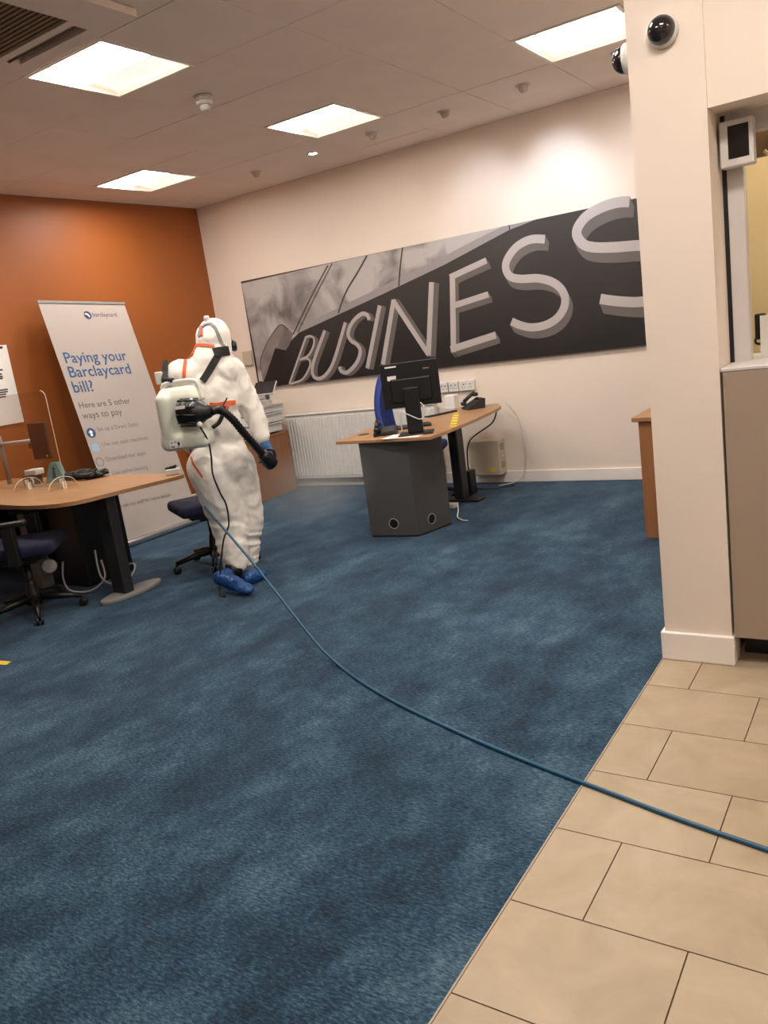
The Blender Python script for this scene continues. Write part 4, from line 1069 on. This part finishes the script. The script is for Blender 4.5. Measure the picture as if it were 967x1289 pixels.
hand(wrR + wdir * .035, wdir, -vd - Rd * .3, None, 'glove')
hand(wrL + (wrL - elL).normalized() * .04, (wrL - elL), -Rd, None, 'glove')
# shoe covers
def shoe(heel, toe, ank, name, lab):
    heel, toe = Vector(heel), Vector(toe); d = (toe - heel); L = d.length; d.normalize(); s = d.cross(Vector((0, 0, 1))).normalized(); u = s.cross(d)
    A = Matrix(((s.x, d.x, u.x), (s.y, d.y, u.y), (s.z, d.z, u.z)))
    g = join(g_ell(heel + d * .06 + u * .045, (.044, .07, .05), A), g_ell(heel.lerp(toe, .45) + u * .045, (.050, L * .42, .05), A), g_ell(toe - d * .075 + u * .034, (.054, .085, .036), A), cap(heel + d * .07 + u * .05, Vector(ank), .046, .05))
    def wr(v, n): return .005 * noise.noise(Vector((v.x * 40, v.y * 40, v.z * 20))) + .003 * noise.noise(v * 70)
    return part(name, remesh(g, .007, 14, .5, wr), 'cover', pe, True, lab)
tL = atz(317, 750, .0); hL = P(271, 733, -.12); 
shoe(hL, tL, P(291, 722, -.08), 'shoe_cover', 'blue plastic overshoe')
tR = atz(333, 727, .0); hR = atz(310, 738, .005)
shoe(hR, tR, P(313, 727, .16), 'shoe_cover', 'blue plastic overshoe')
part('ankle_sock', g_tube([P(297, 708, -.05), P(294, 718, -.07), P(292, 727, -.09)], [.066, .064, .055], 16), 'black', pe, True, 'dark gap above the overshoe')

# ================================================================== BACKPACK SPRAYER
tb_n = (-vd * .93 - rd * .36).normalized()          # outward direction of the tank's back face
tb_s = Vector((-tb_n.y, tb_n.x, 0))
if tb_s.dot(rd) < 0: tb_s = -tb_s
tcen = P(233, 527, -.30)
bs = thing('backpack_sprayer', 'milky white backpack sprayer with black motor and ribbed hose', 'sprayer', (tcen.x, tcen.y, tcen.z - .24))
TA = Matrix(((tb_s.x, -tb_n.x, 0), (tb_s.y, -tb_n.y, 0), (0, 0, 1)))
TM = Matrix.Translation(tcen) @ TA.to_4x4() @ Matrix.Scale(.86, 4)     # local x right, -y outward, z up
# tank: rounded, tapering to the top, with recess for the motor
tank = join(g_xf(g_rbox((-.02, .03, -.155), (.37, .19, .13), .045, 3), TM), g_xf(g_rbox((-.035, .045, .0), (.33, .17, .40), .05, 3), TM), g_xf(g_rbox((-.03, .05, .17), (.30, .14, .12), .045, 3), TM), g_xf(g_rbox((-.13, .02, .02), (.12, .18, .36), .05, 3), TM))
tkn = remesh(tank, .011, 6)
tk = part('tank', tkn, 'tank', bs, True)
part('handle', g_tube(smooth_path([TM @ Vector(q) for q in [(-.15, .05, .21), (-.13, .05, .255), (-.02, .05, .265), (.10, .05, .255), (.13, .05, .19), (.145, .04, .12)]], 6), .015, 8), 'white_pl', bs, True)
part('tank_label', g_xf(g_box(-.125, -.035, -.068, -.0665, -.195, -.140), TM), 'paper', tk)
for (x0, x1, z0, z1) in ((-.115, -.085, -.189, -.181), (-.062, -.046, -.180, -.154), (-.11, -.10, -.16, -.152), (-.085, -.072, -.156, -.150), (-.076, -.048, -.190, -.186)):
    part('label_print', g_xf(g_box(x0, x1, -.0688, -.068, z0, z1), TM), 'ink_black', tk)
# black motor drum lying across the recess
mp0 = TM @ Vector((-.005, -.065, .05)); mp1 = TM @ Vector((.215, -.055, .030))
ax = (mp1 - mp0).normalized()
prof = [(r_ * .92, h_ * .74) for r_, h_ in [(.05, -.012), (.078, 0), (.088, .02), (.09, .06), (.086, .10), (.09, .105), (.088, .16), (.07, .20), (.05, .235), (.036, .27)]]
mt_ = part('motor_housing', g_lathe(prof, 28, mp0, ax), 'black', bs, True)
for k in range(10):
    a = 2 * math.pi * k / 10; u = ax.orthogonal().normalized(); v = ax.cross(u); q = mp0 + (u * math.cos(a) + v * math.sin(a)) * .081
    part('housing_rib', g_tube([q + ax * .005, q + ax * .12], .007, 6), 'black', mt_, True)
sgn = TM.to_3x3() @ Vector((0, -1, 0))
part('motor_sticker', g_xf(g_box(.01, .08, -.1605, -.1595, .08, .103), TM), 'paper', mt_)
part('switch_cap', g_ell(TM @ Vector((.150, -.125, -.045)), .018), 'white_pl', mt_, True)
part('valve_fitting', g_tube(smooth_path([TM @ Vector(q) for q in [(.095, -.06, .13), (.12, -.10, .11), (.105, -.13, .085), (.13, -.12, .075)]], 5), .012, 8), 'white_pl', bs, True)
# ribbed hose
h0 = mp0 + ax * .195
hp = [h0, P(276, 516, -.36), P(291, 526, -.33), P(307, 545, -.27), P(322, 562, -.20), P(333, 574, -.14)]
hpth = smooth_path(hp, 12); rr = [.0275 if i % 2 else .0215 for i in range(len(hpth))]
part('hose', g_tube(hpth, rr, 14), 'black', bs, True)
nd = (hp[-1] - hp[-2]).normalized()
part('nozzle', g_tube([hp[-1] - nd * .03, hp[-1], hp[-1] + nd * .05, hp[-1] + nd * .09, hp[-1] + nd * .105], [.034, .038, .052, .05, .036], 18), 'black', bs, True)
gh = P(341, 566, -.10)
part('nozzle_handle', g_tube(smooth_path([hp[-1] - nd * .01, P(334, 566, -.10), P(344, 567, -.10), P(346, 578, -.10), hp[-1] + nd * .08], 5), .010, 8), 'black', bs, True)
part('nozzle_trigger', g_tube([hp[-1] + nd * .03, hp[-1] + nd * .03 - rd * .055 + Vector((0, 0, -.02))], [.014, .006], 8), 'black', bs)
# straps
strap('shoulder_strap', pk((480, 300), (455, 330), (430, 375), (395, 440), (365, 485)), .046, .008, 'black_soft', bs, 6, .010)
strap('shoulder_pad', pk((430, 315), (468, 305), (512, 300)), .060, .012, 'black_soft', bs, 4, .012)
a = P(208.5, 455, -.06); b_ = P(207, 470, -.12); c_ = P(207, 479, -.2); d_ = P(218, 479, -.25)
part('side_strap', g_tube([a, b_, c_, d_], [.016, .02, .02, .016], 8), 'black_soft', bs)
part('strap_clip', g_xf(g_bev(g_box(-.03, .015, -.02, .02, -.04, .04), .008, 2), Matrix.Translation(P(202, 476, -.16)) @ TA.to_4x4()), 'white_pl', bs)
part('waist_strap', g_tube(smooth_path([P(268, 517, -.26), P(282, 513, -.23), P(277, 530, -.24), P(268, 538, -.27)], 5), .013, 8), 'black_soft', bs, True)
part('waist_strap', g_tube([P(280, 512, -.235), P(286, 501, -.20)], .005, 6), 'black_soft', bs)
# arm-side grey cable on sleeve
# ================================================================== CORDS
m0 = TM @ Vector((.152, -.135, -.055))
pts = [m0, P(262, 555, -.37), P(266, 575, -.36), P(268, 597, -.33), P(277, 620, -.28), P(285, 636, -.24), P(288, 660, -.21), P(282, 678, -.20), P(279, 700, -.20), P(277, 722, -.2), atz(277, 748, .01), atz(284, 750, .01)]
solo('black_lead', g_tube(smooth_path(pts, 8), .0055, 7), 'black', 'thin black lead hanging from the sprayer motor down the trouser leg', 'cable', None, True)
gz = .007
fl_pts = [atz(*q, gz) for q in [(430, 840), (450, 855), (470, 868), (500, 885), (530, 900), (600, 932), (680, 965), (760, 995), (860, 1033), (967, 1070)]]
fl_pts += [fl_pts[-1] + Vector((.35, -.08, 0)), fl_pts[-1] + Vector((1.0, -.15, 0))]
air0 = P(258, 638, -.10); air1 = P(262, 643, -.24)
mid_ = [P(290, 675, -.26), atz(345, 745, .16), atz(392, 803, .05)]
A1, B1 = air1, fl_pts[0]
def along(px, py):
    # sagging span from the hip to the carpet: depth interpolated between its two ends
    d = ray(px, py); ta_ = (A1 - CAM).dot(CF) / 1.0; tb_ = (B1 - CAM).dot(CF)
    u = (px - 262) / (430 - 262.0)
    z = 1 / ((1 - u) / ta_ + u / tb_)
    return CAM + d * (z / d.dot(CF))
span = [along(*q) for q in [(290, 675), (318, 708), (345, 742), (380, 787), (405, 817)]]
solo('blue_cord', g_tube(smooth_path([air0, air1] + span + fl_pts, 8), .0075, 7), 'cord_blue', 'long blue extension cord running across the carpet onto the tiles', 'cord', None, True)

# ================================================================== SPRAY MIST
mt, nt, b_ = nodes('spray_mist')
nt.nodes.remove(b_)
tc = N(nt, 'ShaderNodeTexCoord'); gr_ = N(nt, 'ShaderNodeTexGradient', gradient_type='SPHERICAL'); nt.links.new(tc.outputs['Object'], gr_.inputs['Vector'])
ml = N(nt, 'ShaderNodeMath', operation='MULTIPLY', i_1=0.9); nt.links.new(gr_.outputs['Fac'], ml.inputs[0])
vs = N(nt, 'ShaderNodeVolumeScatter'); vs.inputs['Color'].default_value = (0.95, 0.93, 0.9, 1); nt.links.new(ml.outputs[0], vs.inputs['Density'])
nt.links.new(vs.outputs[0], nt.nodes['Material Output'].inputs['Volume'])
mc_ = P(392, 612, .45)
g = g_ell((0, 0, 0), 1.0, None, 20, 12)
mi = mk('spray_mist', g[0], g[1], mt, None, False, 'stuff', True)
mi.location = (mc_.x, mc_.y, max(mc_.z, .33)); mi.scale = (.50, .55, .32)
tag(mi, 'faint pale spray mist drifting from the sprayer nozzle', 'mist')
